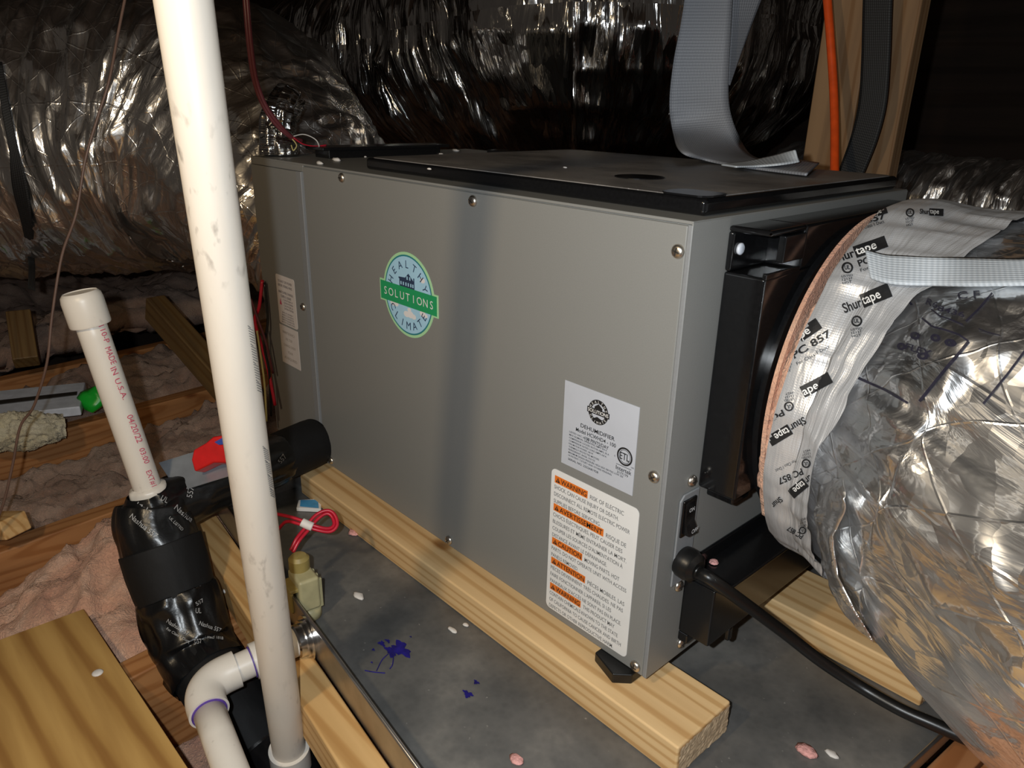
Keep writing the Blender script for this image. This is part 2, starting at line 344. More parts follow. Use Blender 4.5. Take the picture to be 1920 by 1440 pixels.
# ------------------------------------------------------------------ geometry helpers
class G:
    def __init__(s): s.v = []; s.f = []; s.uv = None
    def add(s, v, f):
        n = len(s.v); s.v += [tuple(map(float, p)) for p in v]; s.f += [tuple(i + n for i in q) for q in f]; return s
    def box(s, lo, hi, xf=None):
        x0, y0, z0 = lo; x1, y1, z1 = hi
        v = [(x0, y0, z0), (x1, y0, z0), (x1, y1, z0), (x0, y1, z0), (x0, y0, z1), (x1, y0, z1), (x1, y1, z1), (x0, y1, z1)]
        if xf: v = [xf(*p) for p in v]
        return s.add(v, [(3, 2, 1, 0), (4, 5, 6, 7), (0, 1, 5, 4), (1, 2, 6, 5), (2, 3, 7, 6), (3, 0, 4, 7)])
    def prism(s, poly, d, xf):
        """poly: 2D outline (counter-clockwise), extruded by d along the third axis, mapped by xf(a,b,c)"""
        n = len(poly); v = [xf(a, b, 0) for a, b in poly] + [xf(a, b, d) for a, b in poly]
        return s.add(v, [tuple(range(n - 1, -1, -1)), tuple(range(n, 2 * n))] + [(i, (i + 1) % n, n + (i + 1) % n, n + i) for i in range(n)])
    def tube(s, pts, r, n=16, cap=True, closed=False):
        P = np.array(pts, float); m = len(P); rr = np.broadcast_to(np.array(r, float), (m,))
        T = np.gradient(P, axis=0) if not closed else np.roll(P, -1, 0) - np.roll(P, 1, 0)
        T /= np.linalg.norm(T, axis=1)[:, None] + 1e-12
        a = np.array([0, 0, 1.]) if abs(T[0][2]) < .9 else np.array([1., 0, 0])
        u = np.cross(T[0], a); u /= np.linalg.norm(u); v = []; 
        for i in range(m):
            u = u - T[i] * (u @ T[i]); u /= np.linalg.norm(u); w = np.cross(T[i], u)
            for k in range(n):
                t = 2 * math.pi * k / n; v.append(P[i] + rr[i] * (math.cos(t) * u + math.sin(t) * w))
        f = []
        for i in range(m if closed else m - 1):
            j = (i + 1) % m
            for k in range(n): f.append((i * n + k, i * n + (k + 1) % n, j * n + (k + 1) % n, j * n + k))
        if cap and not closed: f += [tuple(range(n - 1, -1, -1)), tuple((m - 1) * n + k for k in range(n))]
        return s.add(v, f)
    def lathe(s, prof, n, org, ax):
        """prof: (radius, height) along ax from org"""
        ax = np.array(ax, float); ax /= np.linalg.norm(ax); a = np.array([0, 0, 1.]) if abs(ax[2]) < .9 else np.array([1., 0, 0])
        u = np.cross(a, ax); u /= np.linalg.norm(u); w = np.cross(ax, u); org = np.array(org, float); v = []
        for r, h in prof:
            for k in range(n):
                t = 2 * math.pi * k / n; v.append(org + ax * h + r * (math.cos(t) * u + math.sin(t) * w))
        f = [(i * n + k, i * n + (k + 1) % n, (i + 1) * n + (k + 1) % n, (i + 1) * n + k) for i in range(len(prof) - 1) for k in range(n)]
        f += [tuple(range(n - 1, -1, -1)), tuple((len(prof) - 1) * n + k for k in range(n))]
        return s.add(v, f)
def spline(pts, n=12):
    P = np.array(pts, float); P = np.vstack([2 * P[0] - P[1], P, 2 * P[-1] - P[-2]]); o = []
    for i in range(1, len(P) - 2):
        for t in np.linspace(0, 1, n, endpoint=False):
            a, b, c, d = P[i - 1:i + 3]
            o.append(.5 * (2 * b + (c - a) * t + (2 * a - 5 * b + 4 * c - d) * t * t + (3 * b - a - 3 * c + d) * t ** 3))
    o.append(P[-2]); return np.array(o)
def thing(name, label, cat, loc, group=None):
    o = bpy.data.objects.new(name, None); COL.objects.link(o); o.location = tuple(map(float, loc)); o.empty_display_size = .02
    o['label'] = label; o['category'] = cat
    if group: o['group'] = group
    return o
def worldloc(o):
    p = Vector((0, 0, 0))
    while o is not None: p = p + o.location; o = o.parent
    return p
def obj(name, g, mat, parent=None, smooth=False, bevel=0, seg=2, label=None, uv=None, loc=None):
    """one mesh object; g holds world coordinates, the object's origin goes to loc (or its parent's origin)"""
    if not g.v: return None
    org = worldloc(parent) if parent is not None and loc is None else Vector(tuple(map(float, loc)) if loc is not None else (0, 0, 0))
    me = bpy.data.meshes.new(name)
    v = np.array(g.v, float) - np.array(org)
    me.from_pydata(v.tolist(), [], g.f)
    uv = uv if uv is not None else g.uv
    if uv is not None:
        l = me.uv_layers.new(name='UVMap'); idx = np.empty(len(me.loops), np.int32); me.loops.foreach_get('vertex_index', idx)
        l.data.foreach_set('uv', np.asarray(uv, np.float32)[idx].ravel())
    me.validate(); me.update()
    for m_ in (mat if isinstance(mat, (list, tuple)) else [mat]): me.materials.append(m_)
    o = bpy.data.objects.new(name, me); COL.objects.link(o)
    if parent is not None:
        o.parent = parent; o.location = org - worldloc(parent)
    else: o.location = org
    if smooth: me.polygons.foreach_set('use_smooth', np.ones(len(me.polygons), bool))
    if bevel:
        b = o.modifiers.new('bevel', 'BEVEL'); b.width = bevel; b.segments = seg; b.limit_method = 'ANGLE'; b.angle_limit = .6
        if smooth is False: me.polygons.foreach_set('use_smooth', np.ones(len(me.polygons), bool)); b.harden_normals = True
    if label: o['label'] = label
    if 'lettering' in name or name in ('clouds', 'house_windows', 'printed_line', 'heading_mark', 'primer_splash'): o['kind'] = 'stuff'
    return o
def tag(o, label, cat, group=None):
    o['label'] = label; o['category'] = cat
    if group: o['group'] = group
    return o
def structure(o): o['kind'] = 'structure'; return o
def smooth_by_angle(o, ang=.6):
    me = o.data; bm = bmesh.new(); bm.from_mesh(me)
    for e in bm.edges:
        if len(e.link_faces) == 2 and e.calc_face_angle(0) > ang: e.smooth = False
    for f in bm.faces: f.smooth = True
    bm.to_mesh(me); bm.free(); return o
def copy_part(src, parent, loc):
    c = src.copy(); COL.objects.link(c); c.parent = parent; c.location = loc; return c

# text: triangles of the built-in font, fitted to a unit box (0..1 wide, 0..1 cap height)
_tc = {}
def text_tris(s, bold=0.):
    k = (s, bold)
    if k in _tc: return _tc[k]
    c = bpy.data.curves.new('t', 'FONT'); c.body = s; c.size = 1; c.offset = bold; c.resolution_u = 3
    o = bpy.data.objects.new('t', c); COL.objects.link(o)
    dg = bpy.context.evaluated_depsgraph_get(); me = o.evaluated_get(dg).to_mesh()
    v = np.array([p.co[:2] for p in me.vertices]); f = [tuple(p.vertices) for p in me.polygons]
    o.evaluated_get(dg).to_mesh_clear(); bpy.data.objects.remove(o); bpy.data.curves.remove(c)
    cap = .70
    x0, x1 = v[:, 0].min(), v[:, 0].max(); w = x1 - x0
    v[:, 0] = (v[:, 0] - x0) / w; v[:, 1] /= cap
    _tc[k] = (v, f, w / cap); return _tc[k]
class Flat:
    """a flat face in space: origin, in-plane axes, normal; text and shapes are laid on it"""
    def __init__(s, o, ex, ey): s.o = np.array(o, float); s.ex = np.array(ex, float); s.ey = np.array(ey, float); s.n = np.cross(s.ex, s.ey)
    def p(s, a, b, c=0): return s.o + a * s.ex + b * s.ey + c * s.n
    def text(s, g, t, x, y, h, w=None, off=.0005, bold=0., rot=0., center=False):
        v, f, asp = text_tris(t, bold); w = w if w else asp * h
        c, sn = math.cos(rot), math.sin(rot); q = []
        for a, b in v:
            a = (a - (.5 if center else 0)) * w; b = (b - (.5 if center else 0)) * h
            q.append(s.p(x + a * c - b * sn, y + a * sn + b * c, off))
        g.add(q, f)
    def poly(s, g, pts, off=.0004):
        g.add([s.p(a, b, off) for a, b in pts], [tuple(range(len(pts)))])
    def ring(s, g, x, y, r0, r1, off=.0005, n=40):
        v = [s.p(x + r * math.cos(2 * math.pi * k / n), y + r * math.sin(2 * math.pi * k / n), off) for r in (r0, r1) for k in range(n)]
        g.add(v, [(k, n + k, n + (k + 1) % n, (k + 1) % n)[::-1] for k in range(n)])
    def plate(s, poly, t): 
        g = G(); g.prism(poly, t, lambda a, b, c: s.p(a, b, c)); return g
def rrect(x0, y0, x1, y1, r, n=5):
    o = []
    for cx, cy, a in ((x1 - r, y0 + r, -90), (x1 - r, y1 - r, 0), (x0 + r, y1 - r, 90), (x0 + r, y0 + r, 180)):
        for k in range(n + 1):
            t = math.radians(a + 90 * k / n); o.append((cx + r * math.cos(t), cy + r * math.sin(t)))
    return o
def circ(x, y, r, n=40): return [(x + r * math.cos(2 * math.pi * k / n), y + r * math.sin(2 * math.pi * k / n)) for k in range(n)]
# printing on curved things: glyphs laid along a line over the surface (start and end given in the photograph's frame)
def bvh(objs):
    v = []; f = []
    for o in objs:
        w = worldloc(o); n = len(v)
        v += [tuple(p.co + w) for p in o.data.vertices]; f += [tuple(i + n for i in p.vertices) for p in o.data.polygons]
    return BVHTree.FromPolygons(v, f)
def hit(b, u, v, off=.0008):
    d = Vector(ray(u, v)).normalized(); r = b.ray_cast(Vector(CAM), d)
    if r[0] is None: return None
    n = r[1] if r[1].dot(d) < 0 else -r[1]
    return np.array(r[0] + n * off)
def lay(g, b, shape, p0, p1, h, off=.0008, flip=1):
    """shape: (verts in 0..1 box, faces); laid from p0 to p1 with cap height h"""
    v, f = shape; p0 = np.array(p0, float); e = np.array(p1, float) - p0; L = np.linalg.norm(e); up = np.array([e[1], -e[0]]) / L * h * flip
    idx = {}; q = []
    for i, (a, c) in enumerate(v):
        P = p0 + a * e + c * up; H = hit(b, P[0], P[1], off)
        if H is not None: idx[i] = len(q); q.append(H)
    if not q: return
    med = np.median([np.linalg.norm(x - CAM) for x in q])
    ok = [abs(np.linalg.norm(x - CAM) - med) < .10 for x in q]
    g.add(q, [tuple(idx[i] for i in t) for t in f if all(i in idx and ok[idx[i]] for i in t)])
def lay_text(g, b, t, p0, p1, h, bold=0., off=.0008, flip=1):
    v, f, a = text_tris(t, bold); lay(g, b, (v, f), p0, p1, h, off, flip)
def gridshape(nx, ny): 
    v = [(i / nx, j / ny) for j in range(ny + 1) for i in range(nx + 1)]
    return v, [(j * (nx + 1) + i, j * (nx + 1) + i + 1, (j + 1) * (nx + 1) + i + 1, (j + 1) * (nx + 1) + i) for j in range(ny) for i in range(nx)]
def ringshape(n=28, w=.16):
    v = [(.5 + r * math.cos(2 * math.pi * k / n), .5 + r * math.sin(2 * math.pi * k / n)) for r in (.5, .5 - w) for k in range(n)]
    return v, [(k, (k + 1) % n, n + (k + 1) % n, n + k) for k in range(n)]
def lay_line(g, b, pts, w, off=.0009):
    """a marker stroke over a surface"""
    P = np.array(pts, float); seg = np.linalg.norm(np.diff(P, axis=0), axis=1).sum(); n = max(3, int(seg / 5))
    t = np.r_[0, np.cumsum(np.linalg.norm(np.diff(P, axis=0), axis=1))]; s = np.linspace(0, t[-1], n)
    Q = np.stack([np.interp(s, t, P[:, 0]), np.interp(s, t, P[:, 1])], 1); T = np.gradient(Q, axis=0); T /= np.linalg.norm(T, axis=1)[:, None]
    Nn = np.stack([-T[:, 1], T[:, 0]], 1) * w / 2; prev = None
    for i in range(n):
        a = hit(b, *(Q[i] + Nn[i]), off); c = hit(b, *(Q[i] - Nn[i]), off)
        if a is None or c is None: prev = None; continue
        if prev is not None: g.add([prev[0], prev[1], c, a], [(0, 1, 2, 3)])
        prev = (a, c)

# ducts: a surface of rings along a curved axis
def axis_frames(pts, ns):
    P = np.array([p[0] for p in pts], float); r = np.array([p[1] for p in pts], float)
    Q = spline(np.c_[P, r], 24); C = Q[:, :3]; rr = Q[:, 3]
    t = np.r_[0, np.cumsum(np.linalg.norm(np.diff(C, axis=0), axis=1))]; s = np.linspace(0, t[-1], ns)
    C = np.stack([np.interp(s, t, C[:, k]) for k in range(3)], 1); rr = np.interp(s, t, rr)
    T = np.gradient(C, axis=0); T /= np.linalg.norm(T, axis=1)[:, None]
    U = np.zeros_like(C); u = np.array([0, 0, 1.])
    for i in range(ns): u = u - T[i] * (u @ T[i]); u /= np.linalg.norm(u); U[i] = u
    return C, rr, T, U, np.cross(T, U), s
def duct(pts, ns, nt, disp, th0=0.):
    C, rr, T, U, V, s = axis_frames(pts, ns)
    th = th0 + np.linspace(0, 2 * math.pi, nt + 1)
    Sg, Tg = np.meshgrid(s, th, indexing='ij'); Tw = np.where(np.arange(nt + 1)[None, :] == nt, th0, Tg)
    d = disp(Sg, Tw, rr[:, None])
    rad = rr[:, None] + d
    P = C[:, None, :] + rad[..., None] * (np.cos(Tg)[..., None] * U[:, None, :] + np.sin(Tg)[..., None] * V[:, None, :])
    return gridg(P, np.stack([Sg, Tg * rr.mean()], -1))
def gridg(P, uv=None):
    a, b = P.shape[:2]; g = G(); g.v = P.reshape(-1, 3).tolist()
    i = np.arange((a - 1) * (b - 1)); r, c = i // (b - 1), i % (b - 1); k = r * b + c
    g.f = np.stack([k, k + 1, k + b + 1, k + b], 1).tolist()
    if uv is not None: g.uv = uv.reshape(-1, 2)
    return g
def ribbon(L, Rr, n=10, thick=.0016):
    """woven strap between two edge curves"""
    A = spline(L, n); B = spline(Rr, n); m = 8
    P = np.stack([A + (B - A) * t for t in np.linspace(0, 1, m + 1)], 1)
    s = np.r_[0, np.cumsum(np.linalg.norm(np.diff((A + B) / 2, axis=0), axis=1))]
    w = np.linalg.norm(B - A, axis=1).mean()
    return gridg(P, np.stack(np.broadcast_arrays(s[:, None], np.linspace(0, w, m + 1)[None, :]), -1))
def solid(o, t):
    m = o.modifiers.new('thickness', 'SOLIDIFY'); m.thickness = t; m.offset = 0; return o

# ================================================================== SETTING
g = G().box((-3.2, -1.6, -.27), (2.6, 3.2, -.25)); structure(obj('floor', g, flat('attic_floor', (.12, .08, .06), .9)))
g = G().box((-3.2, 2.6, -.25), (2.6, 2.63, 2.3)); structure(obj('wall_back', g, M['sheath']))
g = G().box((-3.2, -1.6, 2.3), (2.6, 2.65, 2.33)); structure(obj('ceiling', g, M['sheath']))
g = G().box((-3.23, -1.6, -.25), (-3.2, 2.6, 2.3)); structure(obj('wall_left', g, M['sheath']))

# joists: tops at z = -0.05, sixteen inches apart, running away from the camera
JN = [(.345, 'second floor joist from the plywood board, mostly hidden behind black pipe'), (-.062, 'orange-brown floor joist beside the pink insulation at left edge'),
      (-.468, 'dim floor joist under the white plastic strip at left'), (-.874, 'dark floor joist far left behind the white plastic strip'), (.752, 'floor joist hidden below the drain pan')]
JN[0] = (.345, 'floor joist between plywood corner and black taped pipe')
def joist_x(i, y): return JN[i][0] - .11 * (y + .4)
for i, (x, lab) in enumerate(JN):
    xf = lambda a, b, c, i=i: (joist_x(i, b) + a, b, c)
    o = obj('floor_joist', G().box((-.038, -1.2, -.25), (0, 1.5, -.05), xf), M['joist_wood'], bevel=.003, loc=(x, -.4, -.05))
    tag(o, lab, 'joist', 'floor joists')

# insulation between the joists
def batt(x0, x1, y0, y1, zf, label, mat, seed, step=.006, jl=None):
    nx = int((x1 - x0) / step); ny = int((y1 - y0) / step)
    X, Y = np.meshgrid(np.linspace(x0, x1, nx), np.linspace(y0, y1, ny), indexing='ij')
    skew = -.11 * (Y + .4) if jl else 0
    f1, f2 = worley(X * 13, Y * 13, 0 * X + .5 + seed, seed)
    wx = X + .03 * vnoise(X * 14, Y * 14, 0 * X + seed, seed + 8); wy = Y + .03 * vnoise(X * 14, Y * 14, 0 * X + seed, seed + 9)
    Z = zf(X, Y) + .034 * fbm(wx * 11, wy * 11, 0 * X + seed, 6, seed) + .008 * (.55 - f1) + .010 * ridge(wx * 22, wy * 16, 0 * X + seed, seed + 3) + .006 * ridge(wx * 55, wy * 45, 0 * X + seed, seed + 4) + .003 * vnoise(X * 110, Y * 110, 0 * X + seed, seed + 5)
    if mat is M['fibre'] and x0 < 0: Z = np.where((X - .11 * (Y + .4) > .17) & (Y < -.352), np.minimum(Z, -.060), Z)
    e = np.minimum(np.minimum(X - x0, x1 - X), .05) / .05; Z = Z - .03 * (1 - e) ** 2
    P = np.stack([X + skew, Y, Z], -1)
    o = obj('insulation_batt', gridg(P), mat, smooth=True, loc=((x0 + x1) / 2, (y0 + y1) / 2, -.2))
    m = o.modifiers.new('thickness', 'SOLIDIFY'); m.thickness = .06; m.offset = 1
    return tag(o, label, 'insulation', 'fibreglass batts')
batt(-.06, .305, -1.0, .62, lambda X, Y: -.125 + .055 * np.clip((Y + .44) / .16, 0, 1) + .05 * np.exp(-((X - .10) / .10) ** 2) * np.clip((Y + .55) / .2, 0, 1), 'pink fluffy fibreglass batt beside the plywood board and black pipe', M['fibre'], 3, jl=True)
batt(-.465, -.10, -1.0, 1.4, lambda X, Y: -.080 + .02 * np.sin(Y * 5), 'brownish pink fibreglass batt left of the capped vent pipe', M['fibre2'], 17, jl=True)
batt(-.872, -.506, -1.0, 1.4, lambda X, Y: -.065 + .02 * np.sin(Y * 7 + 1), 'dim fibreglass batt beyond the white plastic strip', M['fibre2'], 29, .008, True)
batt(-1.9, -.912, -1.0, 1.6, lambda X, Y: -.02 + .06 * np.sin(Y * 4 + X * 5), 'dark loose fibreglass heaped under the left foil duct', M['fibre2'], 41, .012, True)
batt(.347, .714, -1.0, .2, lambda X, Y: -.15 + 0 * X, 'pink fibreglass batt under the plywood board', M['fibre'], 53, .01, True)

# plywood board, lower left
g = G().box((.187, -1.1, -.050), (1.0, -.372, -.035), lambda a, b, c: (a + .02 * (b + .37), b + .02 * (a - .187), c))
t = thing('plywood_board', 'honey coloured plywood board with a white screw, lower left corner', 'board', (.5, -.6, -.05))
obj('panel', g, M['ply'], t, bevel=.001)
p = at(183, 1262, 'z', -.035)
obj('screw', G().lathe([(.0062, 0), (.0062, .0008), (.0045, .002), (.0015, .0026)], 14, p, (0, 0, 1)), M['chip'], t, True)

# ================================================================== DRAIN PAN AND ITS BEAM
AX = -.112; ca, sa = math.cos(AX), math.sin(AX)
def pan(a, b, c): return (.115 + a * ca - b * sa, -.163 + a * sa + b * ca, c)
PL, PW, RH = .872, .80, .043
pt = thing('drain_pan', 'grey galvanised drain pan with low rim under the dehumidifier', 'pan', pan(PL / 2, PW / 2, 0))
obj('tray', G().box((0, 0, -.0015), (PL, PW, 0), pan), M['pan'], pt)
for lo, hi in (((0, -.0012, -.0015), (PL, 0, RH)), ((PL, 0, -.0015), (PL + .0012, PW, .016)), ((-.0012, 0, -.0015), (0, PW, RH)), ((0, PW, -.0015), (PL, PW + .0012, RH))):
    obj('rim', G().box(lo, hi, pan), M['steel'], pt)
g = G()
for a, b, h in (((0, 0), (PL, 0), RH), ((PL, 0), (PL, PW), .016), ((PL, PW), (0, PW), RH), ((0, PW), (0, 0), RH)): obj('rolled_edge', G().tube([pan(*a, h), pan(*b, h)], .0022, 8), M['steel'], pt, True)
# purple primer spilled on the pan, drawn where it dried
def splat(u, v, ru, rv, seed, n=26):
    c = at(u, v, 'z', .0004); rr = np.random.default_rng(seed); k = 1 + .3 * np.array([math.sin(3 * t + seed) + .7 * math.sin(7 * t + 2 * seed) for t in np.linspace(0, 2 * math.pi, n, endpoint=False)])
    P = [c + np.array([ru * k[i] * math.cos(2 * math.pi * i / n), rv * k[i] * math.sin(2 * math.pi * i / n), 0]) for i in range(n)]
    return [tuple(q) for q in P]
g = G()
for u, v, a, b, sd in ((750, 1217, .014, .0095, 1), (735, 1222, .009, .006, 4), (716, 1207, .0055, .0028, 2), (727, 1202, .004, .0018, 3), (877, 1302, .006, .0038, 5), (893, 1280, .0035, .0024, 6), (700, 1219, .002, .0015, 7), (697, 1243, .0015, .001, 8), (770, 1195, .0015, .001, 9)):
    P = [(q[0], q[1], .0003 + .00012 * sd) for q in splat(u, v, a, b, sd)]; g.add(P, [tuple(range(len(P)))])
for pts in (((728, 1226), (716, 1238), (706, 1258)), ((738, 1230), (736, 1246), (731, 1254)), ((684, 1257), (700, 1260), (722, 1262))):
    Q = spline([at(u, v, 'z', .0005) for u, v in pts], 6); g.tube(Q, .0006, 6)
obj('primer_splash', g, M['primer'], pt, label='dark blue primer splash')
# drain fitting on the front rim
g = G().lathe([(.017, 0), (.026, 0), (.026, .004), (.022, .004), (.022, .009), (.019, .009), (.019, .016), (.017, .018)], 26, pan(.378, -.001, .018), (math.sin(AX), -math.cos(AX), 0))
smooth_by_angle(obj('drain_fitting', g, M['chrome'], pt))
t = thing('support_beam', 'light wooden batten along the front of the drain pan', 'beam', pan(.4, -.022, -.05))
obj('timber', G().box((.012, -.042, -.05), (.93, -.0025, 0.0), pan), M['pine_beam'], t, bevel=.003)
p = pan(.18, -.0425, -.022)
obj('staple', G().lathe([(.003, 0), (.003, .001), (.001, .0016)], 10, p, (0, -1, 0)), M['chip'], t, True)
t2 = thing('support_beam', 'hidden wooden batten under the back of the drain pan', 'beam', pan(.4, .5, -.05))
obj('timber', G().box((.0, .48, -.05), (.86, .52, -.0015), pan), M['pine_beam'], t2, bevel=.003)
g = G().box((.05, .25, -.05), (.86, .29, -.0015), pan); tag(obj('support_beam', g, M['pine_beam'], loc=pan(.4, .27, -.05), bevel=.003), 'hidden wooden batten under the middle of the drain pan', 'beam')
# boards under the right end of the pan
M['plank_y'] = wood('plank_wood_edge', (.56, .25, .10), (.40, .17, .065), 1)
g = G().box((PL + .003, .05, -.05), (PL + .031, .75, -.006), pan); tag(obj('plank', g, M['plank_y'], loc=pan(PL, .4, -.05), bevel=.002), 'narrow orange-brown plank along the right end of the drain pan', 'plank', 'planks at the lower right')
g = G().box((PL + .0335, .05, -.05), (PL + .40, .75, -.008), pan); tag(obj('plank', g, M['plank'], loc=pan(PL + .2, .4, -.05), bevel=.002), 'wide brown plank under the end of the black power cord, lower right', 'plank', 'planks at the lower right')

# ================================================================== LUMBER UNDER THE DEHUMIDIFIER
BZ = .0506   # underside of the cabinet
def lumber(x0, x1, y0, y1, label, seed):
    t = thing('lumber_block', label, 'lumber', ((x0 + x1) / 2, (y0 + y1) / 2, 0), 'lumber under the dehumidifier')
    obj('timber', G().box((x0, y0, 0), (x1, y1, .0386)), M['pine'], t, bevel=.0025, seg=3)
    r = np.random.default_rng(seed); n = 14; Y, Z = np.meshgrid(np.linspace(y0 + .0025, y1 - .0025, n * 2), np.linspace(.0022, .0364, n), indexing='ij')
    P = np.stack([x1 + .0004 + .0011 * r.random(Y.shape), Y, Z], -1)
    obj('end_grain', gridg(P), M['pine_end'], t)
    return t
lumber(.150, .8785, -.0375, .0515, 'front pine two-by-four under the dehumidifier, end toward camera', 1)
tb = lumber(.205, .999, .235, .327, 'rear pine two-by-four under the dehumidifier, beside the power cord', 2)

# ================================================================== DEHUMIDIFIER
L, TZ, DP = .8103, .511, .43
dh = thing('dehumidifier', 'grey metal whole-house dehumidifier with black lid on pine lumber', 'dehumidifier', (L / 2, DP / 2, BZ))
# cabinet: right face and front face are separate sheets around a core
obj('cabinet', G().box((.002, .003, BZ), (L - .001, DP, TZ - .001)), M['paint'], dh, bevel=.002)
obj('front_panel', G().box((.1655, -.0005, BZ), (L - .005, .003, TZ - .004)), M['paint'], dh, bevel=.0015)
obj('end_panel', G().box((L - .001, -.0012, BZ + .001), (L + .0006, DP, TZ - .001)), M['paint'], dh, bevel=.0005, label='grey right end panel')
obj('corner_post', G().box((L - .0045, -.0015, BZ + .001), (L + .0006, .001, TZ - .003)), M['paint_trim'], dh, bevel=.0012)
obj('access_panel', G().box((.001, -.0008, BZ), (.1475, .003, TZ - .012)), M['paint'], dh, bevel=.001, label='narrow grey access panel at left')
obj('seam_strip', G().box((.1480, -.0022, BZ + .045), (.1615, .003, TZ - .0115)), M['paint_trim'], dh, bevel=.0008, label='raised grey edge strip')
obj('header_strip', G().box((.001, -.0002, TZ - .0115), (.166, .003, TZ - .002)), M['paint'], dh, bevel=.001)
obj('top_panel', G().box((.001, -.0005, TZ - .003), (L, DP, TZ)), M['paint'], dh, bevel=.001)
# lid
LX0, LX1, LY0, LY1 = .283, .801, .028, .420
g = G().box((LX0, LY0, TZ), (LX1, LY1, TZ + .0148)); lid = obj('lid', g, [M['black']], dh, bevel=.0045, seg=4, label='glossy black lid edge')
g = G(); g.prism(rrect(LX0 + .004, LY0 + .004, LX1 - .004, LY1 - .004, .014), .0012, lambda a, b, c: (a, b, TZ + .0142 + c))
obj('lid_top', g, M['lid'], lid, label='dusty dull black lid top')
g = G(); g.prism(circ(.655, .125, .026, 28), .0009, lambda a, b, c: (a, b * 1.0, TZ + .0155 + c)); obj('lid_boss', g, M['black'], lid)
g = G(); g.prism(rrect(LX1 - .052, LY0 + .002, LX1 - .002, LY0 + .042, .012), .0016, lambda a, b, c: (a, b, TZ + .0148 + c)); obj('lid_boss', g, M['black'], lid)
# black cover plate on the top, left end
g = G().box((.060, .062, TZ + .012), (.114, .30, TZ + .0165)).box((.066, .075, TZ), (.108, .285, TZ + .0125))
obj('control_cover', g, M['black_sheet'], dh, bevel=.001, label='black raised plate on the top')
# black flange strip at rear of top
obj('rear_flange', G().box((.10, .395, TZ), (.283, .43, TZ + .005)), M['black_sheet'], dh, bevel=.001)
# screws
def dome(): return [(.0062, 0), (.0062, .0012), (.0054, .0026), (.0038, .0036), (.0018, .0040)]
FRONT = [(.271, .5005), (.5358, .4985), (.7985, .4853), (.7968, .2766), (.7966, .0585), (.4883, .0598), (.1365, .3002), (.188, .061)]
gs = G().lathe(dome(), 16, (0, 0, 0), (0, -1, 0)); gc = G()
for a, b in ((.0034, .0007), (.0007, .0034)): gc.box((-a, -.0042, -b), (a, -.0037, b))
s0 = None
for x, z in FRONT:
    if s0 is None:
        s0 = obj('screw', gs, M['screw'], dh, True, loc=(0, 0, 0)); c0 = obj('cross_slot', gc, M['slot'], s0, loc=(0, 0, 0)); s = s0
    else:
        s = copy_part(s0, dh, (0, 0, 0)); c = copy_part(c0, s, (0, 0, 0)); c.rotation_euler = (0, random.uniform(0, 1.5), 0)
    s.location = Vector((x, -.0005 if x > .15 else -.0008, z)) - worldloc(dh)
gs = G().lathe(dome(), 16, (0, 0, 0), (1, 0, 0)); gc = G()
for a, b in ((.0034, .0007), (.0007, .0034)): gc.box((.0037, -a, -b), (.0042, a, b))
s1 = None
for y, z in ((.0400, .2641), (.0384, .1462), (.0562, .0660)):
    if s1 is None:
        s1 = obj('screw', gs, M['screw'], dh, True, loc=(0, 0, 0)); c1 = obj('cross_slot', gc, M['slot'], s1, loc=(0, 0, 0)); s = s1
    else: s = copy_part(s1, dh, (0, 0, 0)); copy_part(c1, s, (0, 0, 0))
    s.location = Vector((L + .0006, y, z)) - worldloc(dh)
# feet
for x in (L - .037, .05):
    for y in (.004, .245):
        g = G(); g.prism([(-.024, -.013), (.010, -.024), (.024, -.010), (.024, .024), (-.024, .024)], BZ - .0386, lambda a, b, c, x=x, y=y: (x + a, y + b, .0386 + c))
        obj('foot', g, M['rubber'], dh, bevel=.0015)
# black duct collar housing on the right end
g = G()
g.box((L, .0525, .2535), (L + .040, .375, .464)).box((L, .112, .464), (L + .040, .375, .5035)).box((L, .0525, .498), (L + .040, .114, .5035))
g.box((L, .0525, .464), (L + .006, .114, .499))
hs = obj('collar_housing', g, M['black'], dh, bevel=.003, seg=3, label='glossy black duct collar housing')
g = G()
g.box((L + .036, .0535, .462), (L + .040, .112, .468)).box((L + .034, .076, .474), (L + .041, .112, .4975)); obj('housing_lip', g, M['black'], hs, bevel=.0015)
g = G().lathe([(.0052, 0), (.0052, .002), (.0035, .003)], 18, (L + .006, .0640, .483), (1, 0, 0)); obj('housing_screw', g, M['tray'], hs, True)
for y in (.070, .30): obj('housing_tab', G().box((L, y, .238), (L + .030, y + .03, .255)), M['black'], hs, bevel=.002)
g = G().lathe([(.125, 0), (.125, .075), (.120, .075), (.120, 0)], 64, (L + .038, .226, .338), (1, 0, 0)); smooth_by_angle(obj('duct_collar', g, M['black_sheet'], hs))
g = G().lathe([(.158, 0), (.158, .006), (.124, .006), (.124, 0)], 64, (L + .0395, .226, .338), (1, 0, 0)); smooth_by_angle(obj('collar_flange', g, M['black_sheet'], hs))
# lower black box with a ledge
g = G().box((L, .049, .0855), (L + .036, .30, .152)).box((L, .049, .152), (L + .046, .30, .157)).box((L, .049, .0855), (L + .004, .30, .172)).box((L + .030, .090, .0700), (L + .036, .098, .0855))
lb = obj('lower_housing', g, M['black_sheet'], dh, bevel=.002, label='black ledge box below the switch')
g = G().box((L, .049, .074), (L + .012, .080, .0855)); obj('housing_tab', g, M['black'], lb, bevel=.002)
